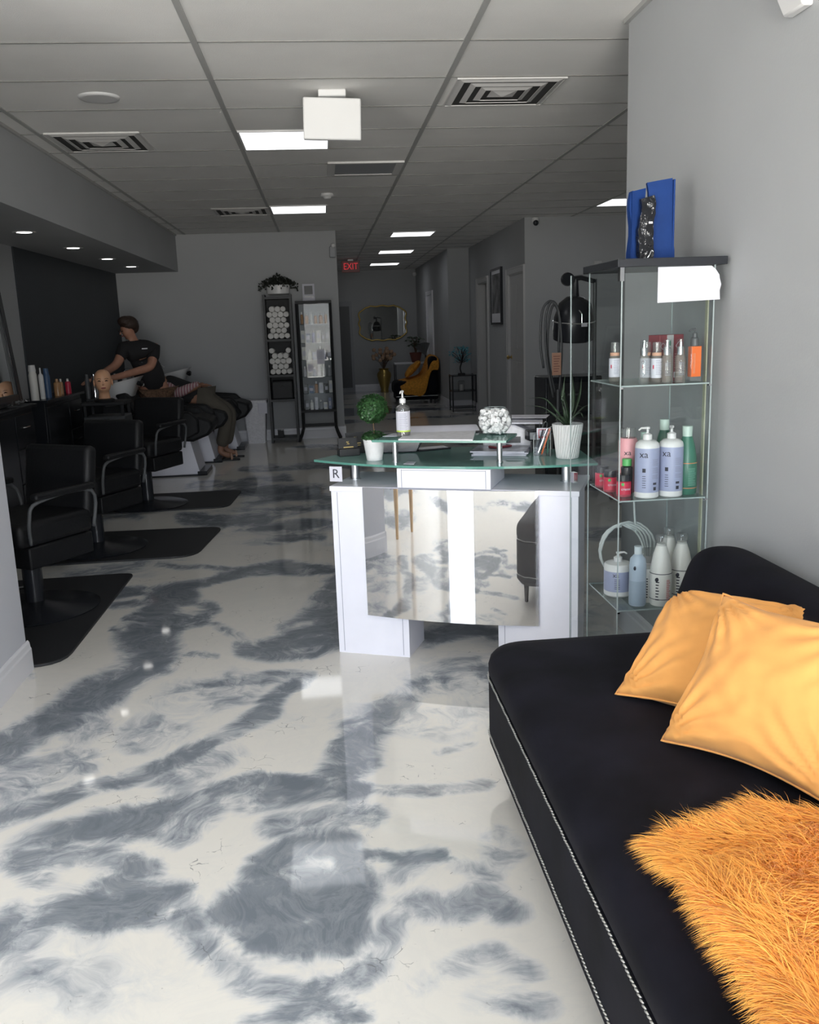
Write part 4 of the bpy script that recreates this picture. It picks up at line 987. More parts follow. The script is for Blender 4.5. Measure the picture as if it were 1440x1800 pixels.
def capped(x, y, z, lb, pinkish=True):
    t = product('treatment_bottle', lb, 'bottle', x, y, z, group='labelled bottles with frosted caps on the top shelf')
    obj('body', LA([(0, 0), (.019, 0), (.0205, .003), (.0205, .088), (.018, .095), (0, .095)], 20), 'liquid', t, smooth='a')
    obj('label', LA([(.0208, .018), (.0208, .086)], 24, cap=False), 'paper', t, smooth=True)
    obj('print_lines', wrap_bars(nb(), .0209, [(.078-.006*k, .0016, .1, random.uniform(.6, .9)) for k in range(9)], -2.2, -.8), 'greyink', t)
    obj('print_mark', wrap_bars(nb(), .0211, [(.05, .013, 0, .12)], -2.6, -.8), 'crimson', t)
    obj('neck_ring', LA([(.017, .095), (.017, .106), (0, .106)], 18), 'peach', t, smooth='a')
    obj('overcap', LA([(.0155, .104), (.0155, .142), (.0, .144)], 18), 'clear', t, smooth='a')
capped(1.148, 3.13, S1, 'white labelled bottle with frosted cap behind the first spray bottle'); capped(1.170, 3.085, S1, 'white labelled bottle with frosted cap between the clear spray bottles')
capped(1.062, 3.22, S1, 'white labelled bottle with frosted cap near the left side pane')
t = product('carton_box', 'maroon and silver hair product carton on the top shelf', 'box', 1.235, 3.17, S1, .35)
obj('carton', B(-.055, -.03, 0, .055, .03, .165), 'maroon', t, bevel=.001)
obj('silver_panel', B(-.022, -.0308, .0, .008, -.030, .164), mat('silver_print', (.55, .56, .57), .35, .5), t)
obj('leaf_emblem', blob(nb(), Vector((-.008, -.031, .135)), (.004, .0006, .010)), 'green', t)
def diamond(cx, cz, r, w=.0016):
    bm = nb(); P4 = [(cx, cz+r), (cx+r, cz), (cx, cz-r), (cx-r, cz)]
    for i in range(4):
        a, b = P4[i], P4[(i+1) % 4]; tube(bm, [(a[0], -.0310, a[1]), (b[0], -.0310, b[1])], w/2, 4)
    return bm
obj('diamond_emblem', diamond(.033, .125, .015), 'paper', t); obj('diamond_emblem', diamond(-.04, .125, .012), 'paper', t)
obj('print_lines', [box(nb(), .012, -.0308, .02, .013, -.0302, .021)][0], 'paper', t)
bm = nb()
for k in range(7): box(bm, .014, -.0308, .095-.008*k, .05, -.0302, .097-.008*k)
obj('print_lines', bm, mat('faded_print', (.42, .25, .26), .5), t); obj('barcode_panel', B(.012, -.0309, .012, .053, -.0302, .032), 'paper', t)
bm = nb()
for k in range(14): box(bm, .016+.0025*k, -.0313, .015, .0172+.0025*k+(.0006 if k % 3 else 0), -.0309, .027)
obj('barcode', bm, 'ink', t)
t = product('serum_bottle', 'square orange serum bottle with dark grey pump at the right of the top shelf', 'bottle', 1.296, 3.06, S1, .15)
obj('glass_base', B(-.022, -.014, 0, .022, .014, .125), 'clear', t, bevel=.003); obj('serum', B(-.0185, -.0145, .018, .0195, .011, .124), 'orangeserum', t, bevel=.002)
obj('lettering', wrap_bars(nb(), .1, [], 0, 0) if False else box(box(nb(), -.012, -.0150, .03, -.0105, -.0146, .1), -.007, -.0150, .03, -.0055, -.0146, .1), 'peach', t)
obj('collar', LA([(.0145, .125), (.0145, .150), (.010, .155), (0, .155)], 18), 'dgrey', t, smooth='a'); pump(t, .150, .008, 'dgrey', .026, .022, PI)
# litre pump bottles on the middle shelf
def litre(x, y, z, lb, ang, spout, group='lavender labelled litre pump bottles'):
    t = product('shampoo_bottle', lb, 'bottle', x, y, z, group=group); r = .0425
    obj('body', LA([(0, 0), (r-.004, 0), (r, .004), (r, .186), (r-.003, .196), (r-.014, .205), (.016, .208), (.016, .214), (0, .214)], 36), 'whiteplastic', t, smooth='a')
    obj('label', LA([(r+.0005, .022), (r+.0005, .180)], 40, cap=False), 'lav', t, smooth=True)
    obj('lettering', wrap_text('xa', .034, r+.0006, .158, ang), 'ink', t)
    bm = wrap_bars(nb(), r+.0006, [(.095, .014, .0, .16)], ang-.1, ang+1.6); wrap_bars(bm, r+.0006, [(.04+.008*k, .002, .0, .18-.01*(k % 3)) for k in range(6)], ang-.1, ang+1.6); obj('dark_print', bm, 'ink', t)
    obj('print_lines', wrap_bars(nb(), r+.0006, [(.140-.0052*k, .0016, .55, random.uniform(.88, .98)) for k in range(14) if k not in (5, 10)], ang-.1, ang+1.4), 'greyink', t)
    obj('print_mark', wrap_bars(nb(), r+.0006, [(.03, .012, .62, .8), (.05, .008, .6, .82)], ang-.1, ang+1.4), 'ink', t)
    pump(t, .208, .016, 'whiteplastic', .036, .036, spout)
litre(1.132, 3.058, S2, 'lavender labelled litre pump bottle, front left of the middle shelf', -PI/2-.62, PI+.2)
litre(1.222, 3.062, S2, 'lavender labelled litre pump bottle, front centre of the middle shelf', -PI/2-.75, -PI/2-.4)
def tapered(x, y, z, m, capm, lb, h=.235, r=.037, lines='orangeline', group=None, print_='paper'):
    t = product('shampoo_bottle', lb, 'bottle', x, y, z, group=group)
    obj('body', LA([(0, 0), (r-.004, 0), (r, .006), (r, h*.42), (r*.93, h*.58), (r*.72, h*.76), (r*.48, h*.88), (r*.42, h*.92), (0, h*.92)], 32), m, t, smooth='a')
    obj('cap', LA([(r*.46, h*.885), (r*.50, h*1.04), (r*.47, h*1.05), (0, h*1.05)], 24), capm, t, smooth='a')
    obj('band', lathe(LA([(r+.0006, h*.10), (r+.0006, h*.11)], 32, cap=False), [(r*.99+.0008, h*.485), (r*.98+.0008, h*.495)], 32, cap=False), lines, t)
    return t
q = tapered(1.290, 3.085, S2, 'green', mat('pale_green_cap', (.5, .62, .56), .35), 'green tapered shampoo bottle at the front right of the middle shelf')
obj('print_lines', wrap_bars(nb(), .037, [(.095-.0055*k, .0018, .35, random.uniform(.7, .95)) for k in range(12)], -2.3, -.8), mat('pale_green_print', (.2, .42, .33), .5), q)
tapered(1.245, 3.19, S2, mat('dark_green_bottle', (.03, .12, .08), .3), mat('pale_green_cap', (.5, .62, .56), .35), 'dark green tapered bottle behind the middle lavender bottle', h=.25, r=.036)
tapered(1.175, 3.21, S2, mat('mid_green_bottle', (.05, .22, .15), .3), mat('pale_green_cap', (.4, .55, .48), .35), 'smaller green bottle seen between the two lavender bottles', h=.205, r=.026)
t = product('conditioner_bottle', 'pink bottle with clear cap behind the left lavender bottle', 'bottle', 1.105, 3.185, S2)
obj('body', LA([(0, 0), (.034, 0), (.035, .19), (.03, .2), (0, .2)], 28), 'pink', t, smooth='a'); obj('cap', LA([(.026, .2), (.026, .235), (0, .236)], 24), 'clear', t, smooth='a'); obj('lettering', wrap_text('xa', .028, .0352, .148, -PI/2-.35), 'ink', t)
def jar(x, y, z, lb):
    t = product('jar', lb, 'jar', x, y, z, group='red labelled jars on the middle shelf'); obj('body', LA([(0, 0), (.026, 0), (.027, .01), (.027, .052), (.022, .056), (0, .056)], 24), 'crimson', t, smooth='a')
    obj('lid', LA([(.0255, .056), (.0255, .078), (.024, .08), (0, .08)], 24), 'black', t, smooth='a'); obj('label_dot', blob(nb(), Vector((-.012, -.0255, .046)), (.006, .002, .006)), 'greencap', t)
    obj('lettering', wrap_text('creme', .014, .0273, .028, -PI/2), 'paper', t); obj('clear_base', LA([(.0275, 0), (.0275, .008)], 24, cap=False), 'clear', t)
jar(1.062, 3.10, S2, 'red labelled jar with black lid at the front left of the middle shelf'); jar(1.045, 3.20, S2, 'red labelled jar with black lid nearer the left side pane'); jar(1.044, 3.30, S2, 'red labelled jar with black lid at the back left of the middle shelf')
t = product('gel_bottle', 'black bottle with green cap beside the pink bottle', 'bottle', 1.085, 3.135, S2); obj('body', LA([(0, 0), (.02, 0), (.021, .10), (0, .11)], 20), 'black', t, smooth='a'); obj('cap', LA([(.017, .105), (.017, .13), (0, .131)], 20), 'greencap', t, smooth='a')
# lower shelf
def ivory(x, y, lb, h=.24):
    q = tapered(x, y, S3, 'ivory', 'clear', lb, h=h, r=.040, lines='ink', group='ivory tapered bottles on the lower shelf')
    obj('print_lines', wrap_bars(nb(), .040, [(.098-.0052*k, .0022, .60, random.uniform(.74, .86)) for k in range(15)], -2.6, -.6), 'redink', q)
    obj('dark_print', wrap_bars(nb(), .040, [(.09-.011*k, .0045, .12, .3-.02*(k % 3)) for k in range(7)], -2.6, -.8), 'ink', q); obj('round_mark', blob(nb(), Vector((-.026, -.031, .102)), (.008, .004, .008)), 'ink', q)
ivory(1.192, 3.055, 'ivory tapered bottle with red print at the front centre of the lower shelf', .25)
ivory(1.288, 3.10, 'ivory tapered bottle at the right of the lower shelf, front one'); ivory(1.278, 3.20, 'ivory tapered bottle at the right of the lower shelf, rear one')
t = product('cream_tub', 'wide white tub with lavender label and pump on the lower shelf', 'tub', 1.078, 3.20, S3); r = .052
obj('body', LA([(0, 0), (r-.006, 0), (r, .006), (r, .12), (r-.004, .126), (.02, .132), (0, .132)], 36), 'whiteplastic', t, smooth='a'); obj('label', LA([(r+.0005, .022), (r+.0005, .10)], 40, cap=False), 'lav', t, smooth=True)
obj('lettering', wrap_text('xa', .026, r+.0006, .088, -PI/2-.45), 'ink', t); obj('print_lines', wrap_bars(nb(), r+.0006, [(.07-.007*k, .002, .05, .3) for k in range(6)], -2.2, -.6), 'ink', t); pump(t, .13, .016, 'whiteplastic', .03, .035, 0)
t = product('rinse_bottle', 'milky blue half-full round shouldered bottle on the lower shelf', 'bottle', 1.108, 3.065, S3)
obj('body', LA([(0, 0), (.029, 0), (.031, .004), (.031, .15), (.028, .175), (.016, .190), (.012, .194), (0, .194)], 28), 'blueclear', t, smooth='a'); obj('cap', LA([(.0135, .19), (.0145, .222), (0, .223)], 20), mat('pale_cap', (.6, .66, .7), .4), t, smooth='a')
obj('fill_line', LA([(.0313, .004), (.0313, .095)], 28, cap=False), mat('milky_blue_fill', (.33, .40, .49), .3), t, smooth=True); obj('round_mark', blob(nb(), Vector((-.019, -.024, .145)), (.006, .003, .008)), 'ink', t)
t = product('cream_tub', 'low white jar with black and red print behind the ivory bottle', 'tub', 1.158, 3.10, S3); obj('body', LA([(0, 0), (.028, 0), (.029, .105), (0, .107)], 28), 'ivory', t, smooth='a'); obj('cap', LA([(.03, .105), (.03, .13), (0, .131)], 28), 'ivory', t, smooth='a'); obj('dark_print', wrap_bars(nb(), .0285, [(.09-.01*k, .004, .1, .4) for k in range(8)], -2.4, -1), 'ink', t)
t = product('cream_tub', 'large frosted tub at the back of the lower shelf', 'tub', 1.205, 3.20, S3); obj('body', LA([(0, 0), (.05, 0), (.052, .13), (0, .132)], 32), mat('frosted_tub', (.5, .48, .5), .4), t, smooth='a'); obj('lid', LA([(.054, .13), (.054, .165), (0, .167)], 32), 'clear', t, smooth='a')
# coiled cable behind the cabinet
t = thing('coiled_cable', 'white cable coiled and hanging behind the glass cabinet', 'cable', (1.20, 3.43, 0))
bm = nb(); pts = []
for k in range(5):
    for i in range(24):
        a = 2*PI*i/24+PI/2; R2 = .085+.012*k*.5; pts.append((-.03+R2*math.cos(a)*1.05+.006*k, .012*math.sin(k+i), .55+.10*math.sin(a)*(1+.05*k)))
tube(bm, pts, .0045, 6); obj('coil', bm, 'cable', t, smooth=True)
obj('lead', TU(spline([(.03, .0, .62), (.022, .0, .70), (.018, 0, .80), (.02, 0, .95)], 5), .0045, 6), 'cable', t, smooth=True)
# bags on top
t = thing('gift_bag', 'tall royal blue paper bag standing on the cabinet top', 'bag', (1.205, 3.18, 1.672), -.15, 'blue bags on the cabinet')
def bagm(w, d, h, seed, lean=0):
    bm = nb(); n = 8; rings = []
    for i in range(n+1):
        q = i/n; z = h*q; a = w*(.5+.02*math.sin(q*5+seed)); b = d*.5*(1-.55*q)
        rings.append([bm.verts.new((x*a+lean*q+.004*math.sin(q*9+seed), y*b, z+(.006*x if i == n else 0))) for x, y in ((-1, -1), (0, -1.15), (1, -1), (1, 0), (1, 1), (0, 1.1), (-1, 1), (-1, 0))])
    for a, b in zip(rings, rings[1:]):
        for i in range(8): bm.faces.new([a[i], a[(i+1) % 8], b[(i+1) % 8], b[i]])
    bm.faces.new(rings[0][::-1]); bm.faces.new(rings[-1]); return bm
obj('bag_body', bagm(.088, .05, .272, 1, -.003), 'blue', t, smooth='a'); obj('side_fold', B(.040, -.025, .005, .046, .0, .272), 'blue', t)
t = thing('gift_bag', 'shorter blue bag behind the black film packet on the cabinet top', 'bag', (1.128, 3.20, 1.672), .1, 'blue bags on the cabinet'); obj('bag_body', bagm(.055, .04, .245, 4), 'blue', t, smooth='a'); obj('side_fold', B(-.026, -.02, 0, -.022, .0, .24), 'blue', t)
t = thing('foil_packet', 'crinkled shiny black film packet with a clip between the blue bags', 'packet', (1.142, 3.155, 1.672), 0)
bm = bagm(.052, .03, .215, 7, .008); bmesh.ops.subdivide_edges(bm, edges=bm.edges, cuts=3, use_grid_fill=True)
for v in bm.verts: v.co += Vector((noise.noise(v.co*45), noise.noise(v.co*45+Vector((9, 0, 0))), 0))*.004
obj('wrapper', bm, 'film', t); obj('clip', TU(spline([(.005, -.018, .01), (.012, -.02, .02), (.02, -.018, .035), (.026, -.018, .03)], 5), .0022, 6), 'chrome', t, smooth=True); obj('sticker', B(.008, -.0175, .125, .022, -.0165, .132), 'papergrey', t)

# waiting-area table by the end of the left wall (shows in the mirrored desk front)
t = thing('side_table', 'pale table with tan wooden legs by the left wall end, reflected in the desk front', 'side table', (-1.78, 2.20, 0))
obj('table_top', PR(rrect(-.26, -.22, .26, .22, .05), .66, .69), 'whiteplastic', t, bevel=.004)
for x in (-.21, .21):
    for y in (-.17, .17): obj('leg', lathe(nb(), [(.022, 0), (.036, .30), (.040, .66)], 16, c=(x, y, 0)), 'tanwood', t, smooth='a')

# ================================================================== SALON SIDE
def mat_floor(name, poly, lb): 
    o = obj(name, PR(poly, 0, .014), 'rubber', bevel=.004); return tag(o, lb, 'floor mat', 'black anti-fatigue mats')
def rounded(pts, r, n=5):
    out = []; m = len(pts)
    for i in range(m):
        p, a, b = Vector(pts[i]), Vector(pts[i-1]), Vector(pts[(i+1) % m]); ri = r[i]
        if ri == 0: out.append(tuple(p)); continue
        s = p+(a-p).normalized()*ri; e = p+(b-p).normalized()*ri
        for k in range(n+1):
            t = k/n; q = (1-t)**2*s+2*t*(1-t)*p+t*t*e; out.append((q.x, q.y))
    return out
mat_floor('floor_mat', rounded([(-2.3, 3.99), (-1.27, 4.0), (-1.26, 5.56), (-2.3, 5.52)], (.1, .16, .07, .05)), 'black rubber mat nearest the left wall end, under the closest salon chair')
mat_floor('floor_mat', rounded([(-2.35, 5.88), (-.93, 5.92), (-.84, 6.80), (-2.35, 6.86)], (.05, .16, .12, .05)), 'black rubber mat under the middle salon chair')
mat_floor('floor_mat', rounded([(-2.3, 7.55), (-.88, 7.60), (-.83, 8.40), (-2.3, 8.42)], (.05, .13, .1, .05)), 'black rubber mat under the furthest salon chair')

def salon_chair(loc, rz, lb, seat_z=.52):
    t = thing('salon_chair', lb, 'salon chair', loc, rz, 'black hydraulic salon chairs')
    obj('base_disc', LA([(.0, 0), (.335, 0), (.34, .006), (.30, .018), (.10, .035), (.055, .05), (0, .05)], 48), 'black', t, smooth='a')
    obj('pump_column', LA([(.052, .04), (.052, .30), (.040, .31), (.040, seat_z-.08), (.10, seat_z-.07), (.10, seat_z-.05), (0, seat_z-.05)], 24), 'black', t, smooth='a')
    obj('pedal', TU([(.05, 0, .12), (.16, .03, .10), (.24, .05, .07)], [.008, .008, .012], 8), 'chrome', t)
    # chair faces local +y
    obj('seat', B(-.25, -.24, seat_z-.05, .25, .26, seat_z+.08), 'vinyl', t, bevel=.03)
    obj('seat_skirt', B(-.24, -.235, seat_z-.17, .24, .20, seat_z-.052), 'vinyl', t, bevel=.01)
    obj('backrest', B(-.245, -.04, 0, .245, .04, .40), 'vinyl', t, bevel=.028, loc=(0, -.235, seat_z+.02), rot=(.16, 0, 0))
    for s in (-1, 1):
        a = obj('armrest', B(s*.31-.025, -.20, seat_z+.20, s*.31+.025, .20, seat_z+.235), 'vinyl', t, bevel=.012)
        obj('arm_frame', TU(spline([(s*.27, -.22, seat_z-.02), (s*.31, -.19, seat_z+.19), (s*.31, .17, seat_z+.19), (s*.29, .22, seat_z+.10), (s*.26, .20, seat_z-.03)], 5), .010, 8), 'dgrey', a, smooth=True)
    fr = obj('footrest', TU(spline([(-.16, .24, seat_z-.12), (-.17, .36, .28), (-.17, .42, .14), (-.14, .50, .11), (.14, .50, .11), (.17, .42, .14), (.17, .36, .28), (.16, .24, seat_z-.12)], 5), .011, 8), 'chrome', t, smooth=True)
    obj('foot_plate', B(-.15, .42, .125, .15, .50, .135), 'black', fr)
    return t
c1 = salon_chair((-1.66, 4.90, .014), PI-.55, 'nearest black salon chair, half hidden behind the left wall end', .46)
c2 = dup(c1, (-1.66, 6.30, .014), (0, 0, PI-.45), 'middle black salon chair standing on the second rubber mat')
c3 = salon_chair((-1.60, 7.85, .014), PI-.42, 'furthest black salon chair in front of the white wash basins', .50)

# ---- styling stations on the left wall
def station(y0, y1, lb, nd=3):
    t = thing('styling_station', lb, 'cabinet', (-2.645, (y0+y1)/2, 0), 0, 'black styling stations'); h = (y1-y0)/2
    obj('carcass', B(0.002, -h, .04, .23, h, .93), 'black', t, bevel=.003); obj('counter_top', B(.002, -h-.03, .93, .27, h+.03, .955), 'black', t, bevel=.003)
    obj('plinth', B(.02, -h+.02, 0, .20, h-.02, .04), 'blackmatte', t)
    for k in range(nd):
        a = -h+.02; z0 = .10+.27*k
        d = obj('drawer', B(.23, h-.46, z0, .245, h-.02, z0+.25), 'black', t, bevel=.002)
        obj('handle', TU([(.245, h-.30, z0+.15), (.262, h-.29, z0+.15), (.262, h-.19, z0+.15), (.245, h-.18, z0+.15)], .005, 8), 'chrome', d)
    obj('cupboard_door', B(.23, -h+.02, .10, .245, h-.48, .89), 'black', t, bevel=.002)
    return t
station(6.25, 7.60, 'black styling station with drawers under the large leaning mirror')
station(7.95, 9.10, 'black styling station carrying shampoo bottles beside the black wall')
t = thing('framed_mirror', 'large black framed mirror leaning on the nearer styling station', 'mirror', (-2.50, 7.0, .957))
t.rotation_euler = (0, -.085, 0)
bm = nb(); hh, ww, f = 1.02, .62, .085
box(bm, -.02, -ww, 0, .025, -ww+f, hh); box(bm, -.02, ww-f, 0, .025, ww, hh); box(bm, -.02, -ww+f, 0, .025, ww-f, f); box(bm, -.02, -ww+f, hh-f, .025, ww-f, hh)
obj('frame', bm, 'black', t, bevel=.006); obj('mirror_glass', B(-.01, -ww+f, f, .005, ww-f, hh-f), 'mirror', t)
obj('inner_bead', box(box(nb(), .006, -ww+f, f, .016, -ww+f+.012, hh-f), .006, ww-f-.012, f, .016, ww-f, hh-f), 'dgrey', t)
t = thing('foil_tray', 'tray of crumpled silver hair foils on the nearer styling station', 'tray', (-2.47, 7.40, .956))
obj('tray', B(-.09, -.16, 0, .09, .16, .008), 'dgrey', t); bm = nb(); rnd = random.Random(4)
for k in range(26):
    q = Vector((rnd.uniform(-.08, .08), rnd.uniform(-.15, .15), .012+rnd.random()*.02)); v = [bm.verts.new(q+Vector((rnd.uniform(-.03, .03), rnd.uniform(-.05, .05), rnd.uniform(-.01, .02)))) for _ in range(4)]; bm.faces.new(v)
o = obj('foils', bm, 'brushed', t); o['kind'] = 'stuff'
def sbottle(x, y, z, r, h, m, lb, grp, cap='whiteplastic', neck=.3):
    t = thing('hair_product_bottle', lb, 'bottle', (x, y, z), 0, grp)
    obj('body', LA([(0, 0), (r, 0), (r, h*.72), (r*.85, h*.78), (r*neck, h*.83), (0, h*.83)], 18), m, t, smooth='a'); obj('cap', LA([(r*neck*1.2, h*.82), (r*neck, h), (0, h)], 12), cap, t, smooth='a'); return t
g_ = 'hair products on the far styling station'
sbottle(-2.50, 8.0, .956, .034, .30, 'ivory', 'tall pale spray can at the near end of the far styling station', g_, neck=.8)
sbottle(-2.47, 8.12, .956, .022, .27, 'whiteplastic', 'slim white bottle beside the tall pale spray can', g_)
sbottle(-2.47, 8.28, .956, .030, .26, 'bluetop', 'dark blue bottle standing between the white and amber bottles', g_, 'bluetop', .7)
sbottle(-2.44, 8.47, .956, .032, .155, 'amber', 'squat amber bottle on the far styling station', g_, 'amber', .4)
sbottle(-2.46, 8.66, .956, .020, .145, 'amber', 'small amber bottle behind the squat one', g_, 'ivory', .4)
sbottle(-2.43, 8.78, .956, .026, .14, 'crimson', 'small red bottle at the far end of the station products', g_, 'ivory', .35)

# ---- mannequin head on a trolley
t = thing('trolley', 'black salon trolley carrying the mannequin head', 'trolley', (-2.08, 8.75, 0))
obj('top_tray', B(-.20, -.17, .84, .20, .17, .875), 'blackmatte', t, bevel=.008)
for z in (.62, .40, .18): 
    d = obj('drawer_bin', B(-.19, -.16, z, .19, .16, z+.12), 'dgrey', t, bevel=.01); obj('handle', B(-.05, -.168, z+.08, .05, -.16, z+.095), 'chrome', d)
for x in (-.17, .17):
    for y in (-.14, .14): obj('leg', B(x-.012, y-.012, .05, x+.012, y+.012, .84), 'blackmatte', t); obj('caster', blob(nb(), Vector((x, y, .026)), (.02, .026, .026)), 'rubber', t, smooth=True)
t = thing('mannequin_head', 'bald training mannequin head with painted eyes and red lips', 'mannequin head', (-2.065, 8.62, .876), .22)
def head_mesh(sc=1.0, seg=28):
    bm = nb(); rings = []
    for z, rx, ry, yo in [(0, .062, .055, .012), (.05, .050, .048, .012), (.085, .048, .052, .008), (.100, .046, .064, -.006), (.112, .056, .078, -.008), (.138, .067, .088, -.004), (.168, .074, .093, 0), (.20, .078, .097, .004), (.235, .077, .097, .007), (.262, .068, .086, .010), (.284, .050, .064, .012), (.297, .026, .034, .013)]:
        ring = []
        for i in range(seg):
            a = 2*PI*i/seg; c, s_ = math.cos(a), math.sin(a)
            y = ry*s_
            if s_ < -.2 and .10 < z < .13: y *= 1+.08*(-s_-.2)
            if s_ < -.3 and abs(c) < .75 and .185 < z < .205: y += .006
            ring.append(bm.verts.new((rx*c*sc, (y+yo)*sc, z*sc)))
        rings.append(ring)
    for a, b in zip(rings, rings[1:]):
        for i in range(seg): bm.faces.new([a[i], a[(i+1) % seg], b[(i+1) % seg], b[i]])
    tip = bm.verts.new((0, .013*sc, .301*sc))
    for i in range(seg): bm.faces.new([rings[-1][i], rings[-1][(i+1) % seg], tip])
    bm.faces.new(rings[0][::-1]); return bm
me_head = obj('head', head_mesh(), 'mskin', t, smooth=True); m_ = me_head.modifiers.new('sub', 'SUBSURF'); m_.levels = m_.render_levels = 1
def face(parent, c, r, skin_m, eyes=True, sc=1.0):
    x, y, z = c
    nose = nb(); tube(nose, [(x, y-r*.92, z+.012*sc), (x, y-r-.010*sc, z-.012*sc), (x, y-r*.96, z-.020*sc)], [.004*sc, .010*sc, .006*sc], 8); obj('nose', nose, skin_m, parent, smooth=True)
    for s in (-1, 1):
        e = nb(); tube(e, [(x+s*.016*sc, y-r*.93, z+.012*sc), (x+s*.028*sc, y-r*.92, z+.017*sc), (x+s*.042*sc, y-r*.80, z+.013*sc)], [.002*sc, .006*sc, .002*sc], 6); obj('eye', e, 'eye', parent, smooth=True)
        b = nb(); tube(b, [(x+s*.014*sc, y-r*.93, z+.030*sc), (x+s*.030*sc, y-r*.90, z+.036*sc), (x+s*.046*sc, y-r*.76, z+.031*sc)], .0018*sc, 6); obj('brow', b, 'wood', parent)
        obj('ear', blob(nb(), Vector((x+s*r*.86, y+.01*sc, z-.004)), (.008*sc, .018*sc, .028*sc)), skin_m, parent, smooth=True)
    l = blob(nb(), Vector((x, y-r*.93, z-.044*sc)), (.020*sc, .008*sc, .007*sc)); obj('lips', l, 'lip', parent, smooth=True)
face(t, (0, .0, .180), .094, 'mskin', sc=1.1)
obj('neck_base', LA([(0, -.001), (.085, 0), (.095, .02), (.07, .03), (0, .03)], 24), 'blackmatte', t, smooth='a')
t = thing('tripod_clamp', 'chrome product holders standing at the left of the mannequin head', 'product holder', (-2.22, 8.80, .876))
obj('base', B(-.05, -.05, 0, .05, .05, .02), 'blackmatte', t, bevel=.004)
for dx in (-.035, .03): obj('can', lathe(nb(), [(.022, .02), (.022, .20), (.014, .215), (.014, .25), (0, .25)], 16, c=(dx, 0, 0)), 'dgrey' if dx < 0 else 'chrome', t, smooth='a')

# ---- backwash units (head end at -x, feet at +x)
def backwash(y, lb, dx=0):
    t = thing('backwash_unit', lb, 'shampoo unit', (-1.75+dx, y, 0), 0, 'shampoo backwash units')
    pl_ = nb(); P1 = [(-.32, 0), (.40, 0), (.33, .36), (-.20, .36)]
    obj('plinth', prism_y([(-.30, .015), (.385, .015), (.30, .40), (-.16, .40)], -.24, .24), 'white', t, bevel=.004)
    obj('foot_slab', B(-.34, -.27, 0, .45, .27, .015), 'black', t); 
    obj('toe_block', B(.36, -.27, .0, .46, .20, .045), 'black', t, bevel=.004)
    obj('seat', prism_y([(-.12, .40), (.34, .36), (.50, .42), (.56, .50), (.54, .58), (.42, .62), (0, .60), (-.18, .66), (-.30, .90), (-.42, .88)], -.27, .27), 'vinyl', t, bevel=.03, seg=3)
    for s in (-1, 1): obj('armrest', prism_y([(-.30, .66), (-.05, .72), (.34, .68), (.42, .60), (.42, .46), (.3, .40), (-.2, .42)], s*.31-.035, s*.31+.035), 'vinyl', t, bevel=.02)
    col = obj('basin_column', prism_y([(-.62, .015), (-.30, .015), (-.34, .78), (-.58, .78)], -.12, .12), 'blackmatte', t, bevel=.01)
    # porcelain bowl: tilted rectangular shell, deep
    bm = nb(); out = []
    rings = [(.10, .13, -.47, .76), (.17, .20, -.46, .80), (.235, .25, -.43, .97), (.25, .265, -.42, 1.0), (.235, .25, -.42, 1.0), (.20, .21, -.43, .92), (.10, .12, -.46, .84)]
    R2_ = []
    for rx, ry, cx, z in rings:
        ring = []
        for i in range(28):
            a = 2*PI*i/28; ca, sa = math.cos(a), math.sin(a); k = 1/max(abs(ca)**4+abs(sa)**4, 1e-6)**.25
            x = cx+rx*ca*k; ring.append(bm.verts.new((x, ry*sa*k, z+(.055*(ca*k)+.0 if z > .9 else .01*ca))))
        R2_.append(ring)
    for a, b in zip(R2_, R2_[1:]):
        for i in range(28): bm.faces.new([a[i], a[(i+1) % 28], b[(i+1) % 28], b[i]])
    bm.faces.new(R2_[0][::-1]); bm.faces.new(R2_[-1])
    obj('basin', bm, 'porcelain', t, smooth='a')
    obj('tap', TU(spline([(-.62, .02, .96), (-.62, .02, 1.06), (-.56, .02, 1.10), (-.50, .02, 1.06)], 4), .010, 8), 'chrome', t, smooth=True)
    obj('neck_rest', TU([(-.20, -.09, .985), (-.19, 0, .965), (-.20, .09, .985)], .022, 10), 'vinyl', t, smooth=True)
    return t
b1 = backwash(9.72, 'nearest backwash unit with white basin and empty black seat')
b2 = dup(b1, (-1.69, 10.62, 0), None, 'second backwash unit, with the client lying back in it')
b3 = dup(b1, (-1.52, 11.65, 0), None, 'furthest backwash unit with its basin near the back wall')
t = thing('leg_rest', 'raised black leg rest cushion of the furthest wash seat', 'leg rest', (-1.42, 11.30, 0)); obj('cushion', prism_y([(-.12, .62), (.24, .66), (.36, .48), (.33, .42), (.16, .48), (-.10, .50)], -.22, .22), 'vinyl', t, bevel=.02); obj('post', TU([(.0, 0, .52), (-.05, 0, 0)], .03), 'black', t)
for k, (x, y, h, m, lb) in enumerate(((-2.02, 9.86, .12, 'whiteplastic', 'white squeeze bottle at the rim of the nearest basin'), (-1.93, 9.90, .09, 'ivory', 'ivory jar beside the squeeze bottle at the nearest basin'), (-1.84, 9.93, .08, 'grey', 'grey bottle at the right end of the basin rim'))):
    sbottle(x-.25, y+.16, .955, .026, h, m, lb, 'bottles at the wash basins', m, .4)
o = obj('bottle_shelf', B(-2.36, 9.98, .93, -1.98, 10.10, .955), 'whiteplastic'); tag(o, 'narrow white ledge for bottles between the first two basins', 'ledge')
obj('bracket', B(-2.25, 10.02, 0, -2.2, 10.06, .93), 'grey', o)

